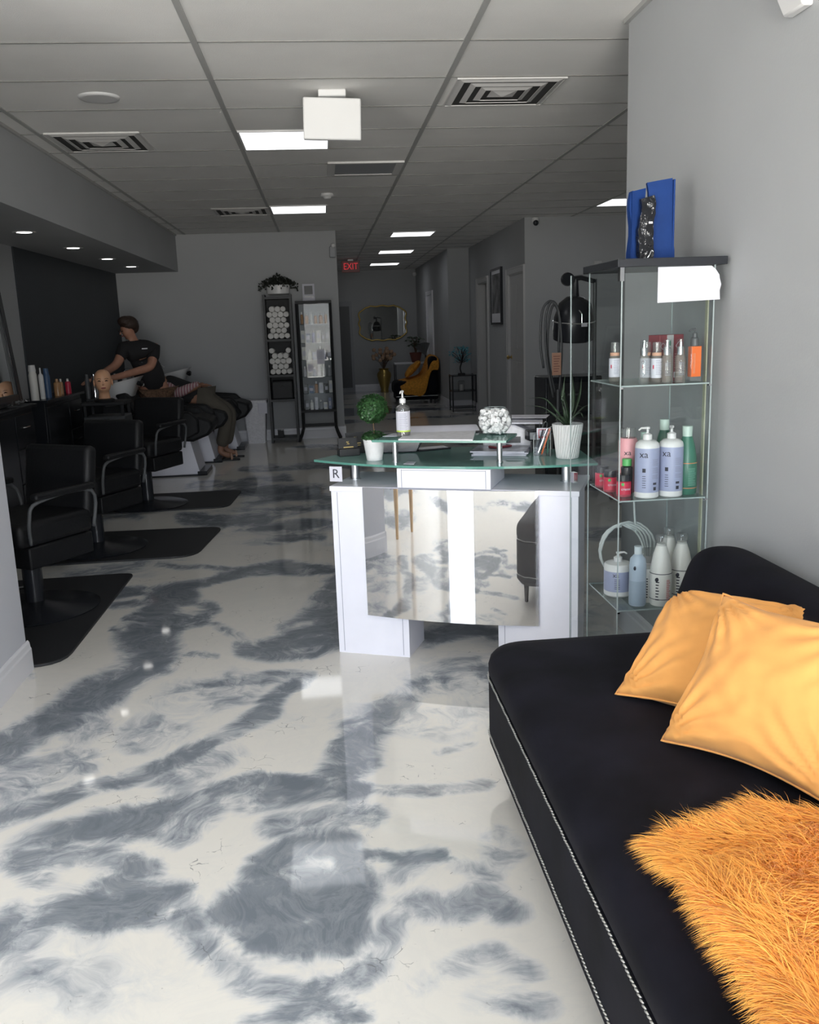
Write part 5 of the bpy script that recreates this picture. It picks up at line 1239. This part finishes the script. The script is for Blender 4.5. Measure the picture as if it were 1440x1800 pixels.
# ---- people
def hand(name, parent, wrist, dirv, palm_n, m, curl=.5, s=1.0, mirror=1):
    w = Vector(wrist); d = Vector(dirv).normalized(); n = Vector(palm_n); n = (n-d*n.dot(d)).normalized(); a = d.cross(n)*mirror
    V = [w, w+d*.045*s, w+d*.082*s]; E_ = [(0, 1), (1, 2)]; Rr = [.022*s, (.030*s, .014*s), (.030*s, .013*s)]
    o = skin(name, V, E_, [.020*s, .026*s, .024*s], m, parent, 1)
    for k, (off, L) in enumerate(((-.027, .068), (-.009, .078), (.009, .073), (.026, .056))):
        p0 = w+d*.070*s+a*off*s; dd_ = d.copy(); pts = [p0]; 
        for j in range(3):
            pts.append(pts[-1]+dd_*L*s*(.42, .33, .25)[j]); dd_ = (dd_+n*curl*(.5+.3*j)).normalized()
        skin('finger', pts, [(0, 1), (1, 2), (2, 3)], [.0098*s, .009*s, .0082*s, .007*s], m, o, 1)
    p0 = w+d*.025*s-a*.024*s; pts = [p0, p0+(-a*.8+d*.5+n*.2).normalized()*.03*s, p0+(-a*.7+d*.9+n*.3).normalized()*.058*s]
    skin('thumb', pts, [(0, 1), (1, 2)], [.012*s, .010*s, .008*s], m, o, 1)
    return o
SXx, SYy = -2.03, 10.20        # stylist stands between the first and second basin, leaning to her right
t = thing('person', 'person in black short-sleeved top bending over a white wash basin', 'person', (SXx, SYy, 0))
def P(px, dy, z): return (px-SXx, dy, z)
pel = P(-1.90, .05, .92); che = P(-2.00, .0, 1.24); nk = P(-2.06, -.03, 1.40); 
V = [pel, P(-1.94, .04, 1.08), che, P(-2.03, -.01, 1.34), nk, P(-2.08, -.05, 1.46), P(-2.12, -.08, 1.53), P(-2.11, -.07, 1.60),
     P(-2.16, -.10, 1.345), P(-2.23, -.20, 1.17), P(-2.38, -.38, 1.07), P(-2.45, -.46, 1.035),      # right arm
     P(-1.86, .05, 1.335), P(-1.88, -.16, 1.13), P(-2.17, -.36, 1.055), P(-2.28, -.44, 1.035),      # left arm
     P(-1.98, .0, .82), P(-1.98, -.02, .48), P(-1.97, .03, .09), P(-1.99, -.10, .04),
     P(-1.80, .06, .82), P(-1.80, .05, .48), P(-1.80, .10, .09), P(-1.82, -.03, .04)]
E_ = [(0, 1), (1, 2), (2, 3), (3, 4), (4, 5), (5, 6), (6, 7), (3, 8), (8, 9), (9, 10), (10, 11), (3, 12), (12, 13), (13, 14), (14, 15), (0, 16), (16, 17), (17, 18), (18, 19), (0, 20), (20, 21), (21, 22), (22, 23)]
Rr = [.115, .13, (.155, .12), .13, .055, .052, .080, .075, .062, .050, .038, .028, .062, .050, .038, .028, .095, .062, .042, .035, .095, .062, .042, .035]
skin('body', V, E_, Rr, 'skin', t, 2)
sh = skin('shirt', [P(-1.895, .05, .78), P(-1.94, .04, 1.10), che, P(-2.03, -.01, 1.345), P(-2.05, -.02, 1.40), P(-2.16, -.10, 1.34), P(-2.215, -.175, 1.215), P(-1.86, .05, 1.33), P(-1.875, -.10, 1.195)], [(0, 1), (1, 2), (2, 3), (3, 4), (3, 5), (5, 6), (3, 7), (7, 8)], [.175, .165, (.18, .15), .150, .075, .088, .070, .088, .070], 'cloth', t, 2)
obj('chest_badge', B(-.03, -.004, -.006, .03, 0, .006), 'papergrey', sh, loc=(P(-1.93, -.155, 1.33)))
tr = skin('trousers', [P(-1.90, .05, .90), P(-1.98, 0, .80), P(-1.98, -.02, .48), P(-1.97, .03, .10), P(-1.80, .06, .80), P(-1.80, .05, .48), P(-1.80, .10, .10)], [(0, 1), (1, 2), (2, 3), (0, 4), (4, 5), (5, 6)], [.185, .115, .08, .065, .115, .08, .065], 'brownpat', t, 2)
hc = Vector(P(-2.12, -.08, 1.555))
hb = nb(); blob(hb, hc+Vector((.028, .03, .045)), (.098, .112, .086), seg=18, ring=12); blob(hb, hc+Vector((.07, .07, .02)), (.055, .055, .08)); blob(hb, hc+Vector((.0, -.01, .07)), (.085, .095, .06))
obj('hair', hb, 'hair', t, smooth=True); obj('hair_clip', blob(nb(), hc+Vector((.115, .03, .06)), (.015, .015, .02)), 'dgrey', t)
fh = bpy.data.objects.new('face', None); C.objects.link(fh); fh.parent = t; fh.location = hc+Vector((-.002, .005, -.012)); fh.rotation_euler = (.45, 0, -.75)
face(fh, (0, 0, 0), .086, 'skin', sc=.95)
hand('hand', t, V[11], (-.35, -.55, -.2), (0, 0, -1), 'skin', .5, .95); hand('hand', t, V[15], (-.6, -.35, -.15), (0, 0, -1), 'skin', .5, .95, -1)
for x, y in ((-1.985, -.07), (-1.815, .0)): obj('shoe', blob(nb(), Vector((x-SXx, y, .045)), (.045, .12, .045)), 'blackmatte', t, smooth=True)

CX, CY = -1.45, 10.62          # client lying back in the second unit
t = thing('person', 'person with striped sleeves and olive trousers lying back at the wash basin', 'person', (CX, CY, 0))
def Q(x, dy, z): return (x-CX, dy, z)
V = [Q(-1.47, 0, .70), Q(-1.62, 0, .76), Q(-1.80, 0, .86), Q(-1.90, 0, .93), Q(-1.98, 0, .985), Q(-2.04, 0, 1.00), Q(-2.14, 0, 1.01),
     Q(-1.86, -.19, .90), Q(-1.67, -.27, .80), Q(-1.50, -.12, .86), Q(-1.44, -.03, .87),
     Q(-1.86, .19, .90), Q(-1.68, .27, .80), Q(-1.52, .10, .86), Q(-1.46, .0, .89),
     Q(-1.38, -.10, .68), Q(-1.14, -.11, .56), Q(-1.27, -.11, .10), Q(-1.14, -.12, .045),
     Q(-1.38, .10, .68), Q(-1.12, .12, .555), Q(-1.24, .12, .10), Q(-1.11, .13, .045)]
E_ = [(0, 1), (1, 2), (2, 3), (3, 4), (4, 5), (5, 6), (3, 7), (7, 8), (8, 9), (9, 10), (3, 11), (11, 12), (12, 13), (13, 14), (0, 15), (15, 16), (16, 17), (17, 18), (0, 19), (19, 20), (20, 21), (21, 22)]
Rr = [.10, .12, .13, .11, .05, .07, .075, .06, .048, .034, .026, .06, .048, .034, .026, .085, .062, .04, .032, .085, .062, .04, .032]
skin('body', V, E_, Rr, 'skin2', t, 2)
skin('top', [Q(-1.34, 0, .69), Q(-1.60, 0, .77), Q(-1.80, 0, .87), Q(-1.90, 0, .93)], [(0, 1), (1, 2), (2, 3)], [.165, .165, .16, .125], 'cloth', t, 2)
for s in (-1, 1):
    ex = -1.67 if s < 0 else -1.68
    skin('sleeve', [Q(-1.84, s*.17, .90), Q(ex, s*.27, .81), Q(-1.54, s*.14, .87), Q(-1.47, s*.05, .88)], [(0, 1), (1, 2), (2, 3)], [.085, .068, .052, .045], 'stripe', t, 2)
skin('trousers', [Q(-1.54, 0, .73), Q(-1.36, -.10, .685), Q(-1.14, -.11, .56), Q(-1.25, -.11, .15), Q(-1.36, .10, .685), Q(-1.12, .12, .555), Q(-1.22, .12, .15)], [(0, 1), (1, 2), (2, 3), (0, 4), (4, 5), (5, 6)], [.175, .11, .078, .082, .11, .078, .082], 'olive', t, 2)
obj('hair', blob(nb(), Vector(Q(-2.14, 0, 1.03)), (.085, .085, .08)), 'hair', t, smooth=True)
hand('hand', t, V[10], (.7, .5, .05), (0, 0, -1), 'skin2', .4, .95); hand('hand', t, V[14], (.7, -.5, .0), (0, 0, -1), 'skin2', .4, .95, -1)
for x, y in ((-1.18, -.12), (-1.15, .13)):
    o = obj('sandal', prism(nb(), rounded([(x-CX-.12, y-.04), (x-CX+.14, y-.045), (x-CX+.14, y+.045), (x-CX-.12, y+.04)], (.03, .045, .045, .03)), 0, .018), 'blackmatte', t)
    obj('strap', TU(spline([(x-CX+.05, y-.045, .015), (x-CX+.04, y-.02, .07), (x-CX+.04, y+.02, .07), (x-CX+.05, y+.045, .015)], 4), .011, 8), 'sandal', o, smooth=True)

# ================================================================== BACK OF THE SHOP
t = thing('trash_bin', 'tall tapered grey-white waste bin against the back wall', 'trash bin', (-.95, 12.10, 0))
bm = nb(); a = rrect(-.115, -.10, .115, .10, .02); b = rrect(-.155, -.14, .155, .14, .025); A = [bm.verts.new((x, y, 0)) for x, y in a]; Bv = [bm.verts.new((x, y, .56)) for x, y in b]; n = len(A)
for i in range(n): bm.faces.new([A[i], A[(i+1) % n], Bv[(i+1) % n], Bv[i]])
bm.faces.new(A[::-1]); bm.faces.new(Bv); obj('body', bm, 'papergrey', t, smooth='a'); obj('rim', PR(rrect(-.165, -.15, .165, .15, .03), .535, .575), 'papergrey', t); obj('bin_liner', PR(rrect(.05, -.16, .17, -.14, .005), .40, .54), 'paper', t)
# towel shelf
SHX, SHY = -.565, 12.08
t = thing('towel_shelf', 'tall narrow black open shelf tower holding rolled towels', 'shelf', (SHX, SHY, 0)); w = .185; d = .17
obj('side_panel', B(-w, -d, 0, -w+.03, d, 1.93), 'tower', t); obj('side_panel', B(w-.03, -d, 0, w, d, 1.93), 'tower', t)
for z in (.07, .58, .90, 1.36, 1.90): obj('shelf_board', B(-w+.03, -d, z-.03, w-.03, d, z), 'tower', t)
obj('back_panel', B(-w+.03, d-.01, .58, w-.03, d, 1.90), 'blackmatte', t)
proto = None; rnd = random.Random(2); nt_ = 0
def towel(x, z, comp):
    global proto
    if proto is None:
        bm = lathe(nb(), [(.0, 0), (.008, .004), (.012, 0), (.018, .004), (.023, 0), (.029, .004), (.034, -.001), (.039, .006), (.040, .28), (.0, .28)], 16, mx=Matrix.Rotation(-PI/2, 4, 'X'))
        proto = obj('rolled_towel', bm, 'towel', smooth='a'); o = proto; tag(o, '', 'towel')
    else: o = dup(proto)
    o['label'] = 'rolled white towel end-on in the %s compartment of the black tower' % comp; o['group'] = 'rolled towels in the %s compartment' % comp
    o.location = (SHX+x, SHY-d-.012+rnd.uniform(-.012, .012), z); o.rotation_euler = (rnd.uniform(-.04, .04), rnd.uniform(0, 6), rnd.uniform(-.05, .05)); s = rnd.uniform(.86, 1.0); o.scale = (s, 1, s)
for zc, comp, rowsn in ((1.40, 'upper', 6), (.94, 'lower', 5)):
    for r_ in range(rowsn):
        for c_i in range(4 if r_ % 2 == 0 else 3):
            if comp == 'lower' and r_ == rowsn-1 and c_i in (1, 2): continue
            x = (-.108+.072*c_i) if r_ % 2 == 0 else (-.072+.072*c_i)
            towel(x, zc+.002+r_*.068, comp)
t2 = thing('storage_basket', 'black fabric basket below the towels in the shelf tower', 'basket', (SHX, SHY-.02, .58)); obj('basket', B(-.14, -.15, 0, .14, .14, .24), 'blackmatte', t2, bevel=.02); obj('handle', TU([(-.04, -.155, .17), (0, -.16, .19), (.04, -.155, .17)], .006), 'dgrey', t2)
t2 = thing('small_black_box', 'little black box standing in the bottom of the shelf tower', 'box', (SHX-.06, SHY-.08, .07)); obj('body', B(-.04, -.03, 0, .04, .03, .09), 'blackmatte', t2, bevel=.004); obj('lid', B(-.042, -.032, .09, .042, .032, .10), 'black', t2)
# trailing plant on tower
t = thing('potted_plant', 'dark trailing plant in an oval white pot on top of the shelf tower', 'potted plant', (SHX+.02, SHY, 1.93))
bm = lathe(nb(), [(.10, 0), (.125, .01), (.135, .12), (.125, .12), (.12, .10), (0, .10)], 28, mx=Matrix.Diagonal((1.15, .8, 1, 1))); obj('pot', bm, 'whiteplastic', t, smooth='a')
bm = nb(); rnd = random.Random(9)
for k in range(420):
    a = rnd.uniform(0, 2*PI); r = rnd.random()**.6*.26; z = .14+rnd.random()*.13*(1-r/.3)-max(0, r-.15)*.9*rnd.random()
    p = Vector((r*math.cos(a), r*math.sin(a)*.55, z)); u = Vector((rnd.gauss(0, 1), rnd.gauss(0, 1), rnd.gauss(0, 1))).normalized()*.018; v = u.cross(Vector((rnd.random(), 1, rnd.random()))).normalized()*.013
    bm.faces.new([bm.verts.new(p-u), bm.verts.new(p+v), bm.verts.new(p+u), bm.verts.new(p-v)])
o = obj('foliage', bm, 'leafb', t)
bm = nb()
for k in range(14):
    a = k*PI/7; tube(bm, spline([(.05*math.cos(a), .03*math.sin(a), .10), (.13*math.cos(a), .08*math.sin(a), .20), (.22*math.cos(a), .12*math.sin(a), .13)], 4), .003, 5)
obj('stems', bm, 'leafb', t)
# retail display case with splayed legs
t = thing('retail_display_case', 'black framed glass display case full of small products by the hall corner', 'display case', (-.10, 12.05, 0)); w = .235; d = .15; zt = 1.83; zb = .42
for sx in (-1, 1):
    for sy in (-1, 1):
        obj('leg', TU(spline([(sx*(w-.018), sy*(d-.018), zt), (sx*(w-.018), sy*(d-.018), .35), (sx*(w-.012), sy*(d-.018), .16), (sx*(w+.045), sy*(d+.0), .005)], 6), .019, 4), 'blackmatte', t)
obj('top_frame', B(-w, -d, zt-.03, w, d, zt+.005), 'blackmatte', t); obj('bottom_frame', B(-w, -d, zb-.03, w, d, zb), 'blackmatte', t); obj('stretcher', box(nb(), -w+.03, -d+.01, .20, w-.03, -d+.03, .24), 'blackmatte', t)
obj('back_panel', B(-w+.03, d-.012, zb, w-.03, d-.005, zt-.03), 'grey', t)
obj('glass_front', B(-w+.035, -d+.004, zb, w-.035, -d+.008, zt-.03), 'caseglass', t)
lv = [zb, .64, .86, 1.08, 1.30, 1.54]
for z in lv[1:]: obj('shelf', B(-w+.03, -d+.02, z-.006, w-.03, d-.012, z), 'shelfglass', t)
rnd = random.Random(21); kinds = [('papergrey', 'white'), ('grey', 'grey'), ('lav', 'lavender'), ('ivory', 'ivory'), ('dgrey', 'dark'), ('amber', 'amber'), ('bluetop', 'navy')]
nm_l = ['bottom level', 'second level', 'third level', 'fourth level', 'fifth level', 'top level']
for li, z in enumerate(lv):
    x = -w+.055; kidx = 0
    while x < w-.05 and kidx < 7:
        mname, cname = kinds[rnd.randrange(len(kinds))] if li != 5 else kinds[(5, 5, 3, 5)[kidx % 4]]
        ww = rnd.uniform(.038, .06); hh = rnd.uniform(.09, .17); pos = ('at the left end', 'second from the left', 'third from the left', 'fourth from the left', 'fifth from the left', 'sixth from the left', 'seventh from the left')[kidx]
        if rnd.random() < .5 and li != 5:
            o = thing('product_box', '%s product box %s on the %s of the black display case' % (cname, pos, nm_l[li]), 'box', (t.location.x+x+ww/2, 11.98+rnd.uniform(0, .05), z), rnd.uniform(-.2, .2), 'products in the black display case'); obj('carton', B(-ww/2, -.02, 0, ww/2, .02, hh), mname, o); obj('label', B(-ww/2+.006, -.0212, hh*.3, ww/2-.006, -.02, hh*.7), 'paper', o)
        else:
            o = thing('product_bottle', '%s product bottle %s on the %s of the black display case' % (cname, pos, nm_l[li]), 'bottle', (t.location.x+x+ww/2, 11.98+rnd.uniform(0, .05), z), 0, 'products in the black display case'); obj('body', LA([(0, 0), (ww*.42, 0), (ww*.42, hh*.7), (ww*.2, hh*.8), (0, hh*.8)], 12), mname, o, smooth='a'); obj('cap', LA([(ww*.22, hh*.78), (ww*.2, hh), (0, hh)], 10), 'whiteplastic', o, smooth='a')
        x += ww+.014; kidx += 1
for x, z, h, ww, lb in ((.06, 1.02, .19, .10, 'white price list taped to the right of the black display case front'), (-.08, .93, .09, .07, 'small white notice taped to the left of the display case front')):
    o = thing('paper_notice', lb, 'notice', (t.location.x+x, 12.05-d-.004, z)); obj('sheet', B(-ww/2, -.001, 0, ww/2, 0.0, h), 'paper', o); 
    bm = nb(); [box(bm, -ww*.35, -.0016, h*.85-.012*k, ww*.3, -.001, h*.85-.012*k+.003) for k in range(int(h/.02))]; obj('print_lines', bm, 'greyink', o)
o = thing('wall_notice', 'white framed card with dark bar standing above the display case', 'notice', (-.155, 12.2, 1.84)); obj('card', B(-.08, -.012, 0, .08, -.006, .22), 'paper', o); obj('dark_square', B(-.055, -.014, .085, .055, -.012, .195), 'dgrey', o); obj('dark_bar', B(-.06, -.014, .045, .06, -.012, .065), 'black', o); obj('easel', B(-.02, -.006, 0, .02, .02, .1), 'grey', o)

# ---- hall end
t = thing('wall_mirror', 'wavy edged gold framed mirror on the wall at the end of the hall', 'mirror', (1.40, 20.985, 1.55))
pts = []; N_ = 96
for i in range(N_):
    a = 2*PI*i/N_; ca, sa = math.cos(a), math.sin(a); k = 1/(abs(ca)**5+abs(sa)**5)**.2; m_w = 1+.035*math.cos(4*a)*0+.03*math.cos(12*a)
    x = .54*ca*k*m_w; z = .36*sa*k*m_w
    if abs(ca) < .45: z *= 1.07-.07*abs(math.cos(a*1))*0
    pts.append((x, z))
obj('mirror_glass', prism_y(pts, -.012, 0), 'mirror', t); obj('frame', TU([(x, -.012, z) for x, z in pts], .018, 8, closed=True), 'gold', t, smooth=True)
t = thing('floor_vase', 'tall gold vase on the floor under the wavy mirror', 'vase', (1.36, 20.6, 0))
obj('vase', LA([(0, 0), (.09, 0), (.095, .01), (.085, .05), (.13, .22), (.165, .36), (.16, .42), (.11, .48), (.10, .50), (.125, .53), (.115, .53), (.09, .50), (0, .48)], 28), 'gold', t, smooth='a')
t = thing('dried_flowers', 'spray of pale dried flowers standing in the gold vase', 'dried flowers', (1.36, 20.6, .5)); bm = nb(); b2_ = nb(); rnd = random.Random(8)
for k in range(26):
    a = rnd.uniform(0, 2*PI); r = rnd.uniform(.05, .30); h = rnd.uniform(.2, .48); p = (r*math.cos(a), r*math.sin(a)*.6, h); tube(bm, [(0, 0, 0), (p[0]*.4, p[1]*.4, h*.6), p], .004, 5); blob(b2_, Vector(p), (.045, .04, .045), seg=8, ring=5)
obj('stems', bm, 'wood', t); obj('flower_heads', b2_, 'dried', t, smooth=True)
# armchair with throw
t = thing('armchair', 'low black upholstered armchair against the hall right wall', 'armchair', (1.70, 17.35, 0))
obj('seat', B(-.40, -.40, .16, .36, .40, .44), 'velvet', t, bevel=.10, seg=4); obj('backrest', prism_y([(.18, .3), (.30, .86), (.36, .90), (.44, .86), (.46, .2), (.2, .2)], -.40, .40), 'velvet', t, bevel=.04); obj('base', B(-.36, -.38, .08, .44, .38, .2), 'velvet', t, bevel=.02)
obj('nailhead_trim', box(nb(), -.37, -.405, .15, .44, -.40, .158), 'nail', t)
for x in (-.3, .38):
    for y in (-.32, .32): obj('leg', B(x-.02, y-.02, 0, x+.02, y+.02, .1), 'black', t)
t = thing('fur_throw', 'mustard fur throw draped over the black armchair in the hall', 'throw blanket', (1.70, 17.35, 0)); bm = nb(); G = {}
path = [(-.34, -.40, .42), (-.10, -.36, .475), (.12, -.3, .50), (.22, -.28, .62), (.28, -.27, .84), (.36, -.26, .93), (.47, -.25, .86)]
for i, p in enumerate(path):
    for j in range(9):
        v_ = j/8; y = p[1]+v_*.62; z = p[2]+.012*math.sin(v_*9+i)
        if j == 0: 
            y = -.43; z = p[2]-.28-(.12 if 1 < i < 4 else 0)
        if j == 1: y = -.435; z = p[2]-.03
        G[i, j] = bm.verts.new((p[0]+.02*math.sin(v_*7)+(.14 if (i == 0 and j == 0) else 0), y, max(.1, z)))
for i in range(len(path)-1):
    for j in range(8): bm.faces.new([G[i, j], G[i, j+1], G[i+1, j+1], G[i+1, j]])
o = obj('throw', bm, 'orange', t, smooth=True); m_ = o.modifiers.new('sol', 'SOLIDIFY'); m_.thickness = .03; m_.offset = 1; m_ = o.modifiers.new('sub', 'SUBSURF'); m_.levels = m_.render_levels = 2
cushion('throw_cushion', (1.54, 17.12, .50), (.02, .42, .0), (.30, .02, .30), .07, 'orange', 'mustard cushion leaning on the backrest of the hall armchair', seed=2)
t = thing('side_table', 'small black side table behind the hall armchair with a plant on it', 'side table', (1.80, 18.6, 0))
obj('table_top', B(-.36, -.22, .70, .30, .22, .725), 'papergrey', t)
for x in (-.34, .28):
    for y in (-.2, .2): obj('leg', B(x-.012, y-.012, 0, x+.012, y+.012, .70), 'black', t)
t = thing('potted_plant', 'leafy umbrella plant in a terracotta pot on the hall side table', 'potted plant', (1.90, 18.6, .725)); obj('pot', LA([(0, 0), (.08, 0), (.125, .17), (.13, .2), (.11, .2), (.1, .17), (0, .17)], 20), 'terracotta', t, smooth='a')
rnd = random.Random(5); bm = nb(); b2_ = nb()
for k in range(14):
    a = k*2.4; r = .05+.11*rnd.random(); h = .34+.20*rnd.random(); tip = Vector((r*math.cos(a), r*math.sin(a), h)); tube(bm, [(0, 0, .15), (tip.x*.3, tip.y*.3, h*.8), tip], .006, 5)
    for q in range(6):
        b_ = q*PI/3; e = tip+Vector((.10*math.cos(b_), .10*math.sin(b_), -.05)); s_ = Vector((-math.sin(b_), math.cos(b_), 0))*.022; m0 = (tip+e)/2+Vector((0, 0, .015)); b2_.faces.new([b2_.verts.new(tip), b2_.verts.new(m0+s_), b2_.verts.new(e), b2_.verts.new(m0-s_)])
obj('stems', bm, 'wood', t); obj('leaves', b2_, 'leafd', t)
t = thing('hand_fan', 'dark pleated hand fan standing above the armchair cushion', 'hand fan', (2.0, 17.7, .88), 0); bm = nb(); c0 = bm.verts.new((0, 0, 0)); pv = None
for k in range(11):
    a = 1.2+1.25*k/10; v = bm.verts.new((.26*math.cos(a), .012*(k % 2), .26*math.sin(a)))
    if pv: bm.faces.new([c0, pv, v])
    pv = v
o = obj('leaf_panel', bm, 'dgrey', t); o.modifiers.new('s', 'SOLIDIFY').thickness = .004; obj('holder', TU([(0, 0, .02), (.02, 0, -.20)], .015), 'blackmatte', t)
# shelf stand with blue tree
t = thing('shelf_stand', 'black open metal shelf stand in the hall recess', 'shelf stand', (2.36, 15.30, 0))
for x in (-.20, .20):
    for y in (-.18, .18): obj('leg', B(x-.011, y-.011, 0, x+.011, y+.011, .62), 'black', t)
for z in (.60, .34, .06): obj('shelf', B(-.21, -.19, z, .21, .19, z+.014), 'black', t)
t = thing('candle_lantern', 'small clear lantern on the middle shelf of the black stand', 'lantern', (2.33, 15.25, .354)); obj('glass', LA([(.06, 0), (.06, .15), (.04, .17)], 16), 'clear', t, smooth='a'); obj('candle', LA([(.035, .0), (.035, .1), (0, .1)], 14), 'ivory', t, smooth='a')
t = thing('artificial_tree', 'small artificial tree with pale blue blossom on the black shelf stand', 'artificial tree', (2.34, 15.28, .614)); obj('base', LA([(0, 0), (.07, 0), (.06, .03), (0, .035)], 16), 'blackmatte', t, smooth='a')
bm = nb(); b2_ = nb(); rnd = random.Random(14)
tube(bm, spline([(0, 0, .02), (-.02, 0, .12), (.01, 0, .22)], 4), .012, 6)
for k in range(22):
    a = rnd.uniform(0, 2*PI); r = rnd.uniform(.05, .155); h = .24+rnd.random()*.24; e = (r*math.cos(a), r*math.sin(a)*.7, h); tube(bm, [(.01, 0, .21), (e[0]*.5, e[1]*.5, h*.85), e], .004, 4)
    for q in range(9):
        p = Vector(e)+Vector((rnd.uniform(-.05, .04), rnd.uniform(-.04, .04), rnd.gauss(0, .018))); u = Vector((rnd.gauss(0, 1), rnd.gauss(0, 1), rnd.gauss(0, .6))).normalized()*.016; v = u.cross(Vector((0, 1, .3))).normalized()*.014
        b2_.faces.new([b2_.verts.new(p-u), b2_.verts.new(p+v), b2_.verts.new(p+u), b2_.verts.new(p-v)])
obj('branches', bm, 'blackmatte', t); obj('blossom', b2_, 'blueflower', t)
# framed picture on the corridor wall
t = thing('framed_picture', 'black framed dark picture between the two corridor doors', 'picture', (2.57, 13.15, 1.845)); bm = nb(); a, h, f = .39, .40, .03
box(bm, -.035, -a, -h, 0, -a+f, h); box(bm, -.035, a-f, -h, 0, a, h); box(bm, -.035, -a+f, -h, 0, a-f, -h+f); box(bm, -.035, -a+f, h-f, 0, a-f, h)
obj('frame', bm, 'black', t); obj('mount_board', B(-.02, -a+f, -h+f, -.01, a-f, h-f), 'papergrey', t); obj('print', B(-.022, -a+.07, -h+.16, -.02, a-.07, h-.08), mat('abstract_grey_print', (.16, .16, .165), .5, var=.8, vs=5), t)

# ---- hood dryer, lasso cord and black trolley behind the glass cabinet
t = thing('hood_dryer', 'black hooded hair dryer on a tall stand behind the glass cabinet', 'hair dryer', (2.10, 7.30, 0))
bm = lathe(nb(), [(0, .22), (.07, .21), (.13, .16), (.165, .05), (.172, -.05), (.165, -.13), (.150, -.14), (.15, -.05), (.12, .10), (0, .17)], 32); obj('hood', bm, 'black', t, smooth='a', loc=(-.04, 0, 1.45), rot=(.15, 0, 0))
obj('hood_band', TU([(.169*math.cos(2*PI*i/32), .169*math.sin(2*PI*i/32), 0) for i in range(32)], .006, 6, closed=True), 'chrome', t, loc=(-.04, 0, 1.47), rot=(.15, 0, 0))
obj('neck', TU([(-.04, 0, 1.62), (-.03, 0, 1.70), (-.03, 0, 1.80)], [.05, .03, .025]), 'black', t, smooth='a'); obj('pivot_knob', lathe(nb(), [(0, -.03), (.05, -.03), (.055, 0), (.05, .03), (0, .03)], 20, mx=Matrix.Translation((-.10, -.02, 1.80)) @ Matrix.Rotation(PI/2, 4, 'X')), 'black', t, smooth='a')
obj('pivot_arm', TU([(-.10, 0, 1.80), (.02, 0, 1.81), (.14, .02, 1.78)], .02), 'black', t); obj('pole', TU([(.14, .02, .08), (.14, .02, 1.80)], .016), 'dgrey', t)
obj('tag', B(-.03, -.18, 1.42, .02, -.178, 1.45), 'paper', t); obj('handle', TU([(-.05, -.175, 1.55), (-.03, -.19, 1.52), (-.03, -.19, 1.45)], .006), 'chrome', t)
for k in range(5): a = k*2*PI/5; obj('foot', TU([(.14, .02, .09), (.14+.26*math.cos(a), .02+.26*math.sin(a), .05)], .014), 'black', t); obj('caster', blob(nb(), Vector((.14+.26*math.cos(a), .02+.26*math.sin(a), .026)), (.022, .022, .026)), 'rubber', t)
t = thing('cable_stand', 'thin stand with looped black cords and a peach hang tag', 'cord stand', (1.88, 7.2, 0))
for nm, pp in (('cord', [(-.02, 0, .86), (-.07, 0, 1.15), (-.085, 0, 1.45), (-.055, 0, 1.60), (-.01, 0, 1.62), (.03, 0, 1.52), (.05, 0, 1.25), (.03, 0, .9)]), ('cord', [(.0, .02, .9), (-.06, .02, 1.2), (-.05, .02, 1.48), (-.01, .02, 1.60), (.035, .02, 1.50), (.03, .02, 1.2), (.06, .02, .8)]), ('cord', [(-.10, 0, 1.1), (-.125, 0, 1.3), (-.11, 0, 1.55), (-.05, 0, 1.63), (0, 0, 1.60)])):
    obj(nm, TU(spline(pp, 6), .010, 8), 'dgrey', t, smooth=True)
obj('stand_pole', TU([(.02, 0, 0), (.02, 0, .92)], .014), 'dgrey', t); obj('stand_foot', LA([(0, 0), (.16, 0), (.15, .02), (0, .03)], 24), 'black', t, smooth='a')
hg = obj('hang_tag', B(-.035, -.02, 1.04, .04, -.016, 1.22), 'peach', t); obj('print_lines', [box(nb(), -.025, -.0215, 1.19, .03, -.02, 1.194)][0], 'maroon', hg); bm = nb(); [box(bm, -.022, -.0215, 1.17-.02*k, .028-.006*(k % 3), -.02, 1.174-.02*k) for k in range(6)]; obj('lettering_lines', bm, 'maroon', hg)
t = thing('storage_cart', 'black storage cart standing behind the reception desk and glass cabinet', 'cart', (2.12, 7.75, 0)); obj('body', B(-.24, -.2, .08, .26, .2, 1.0), 'black', t, bevel=.01); 
for k in range(3):
    d_ = obj('drawer', B(-.22, -.212, .14+.28*k, .24, -.2, .39+.28*k), 'blackmatte', t, bevel=.003); obj('handle', B(-.05, -.225, .28+.28*k, .07, -.212, .295+.28*k), 'dgrey', d_)
for x in (-.2, .22):
    for y in (-.16, .16): obj('caster', blob(nb(), Vector((x, y, .04)), (.03, .04, .04)), 'rubber', t, smooth=True)
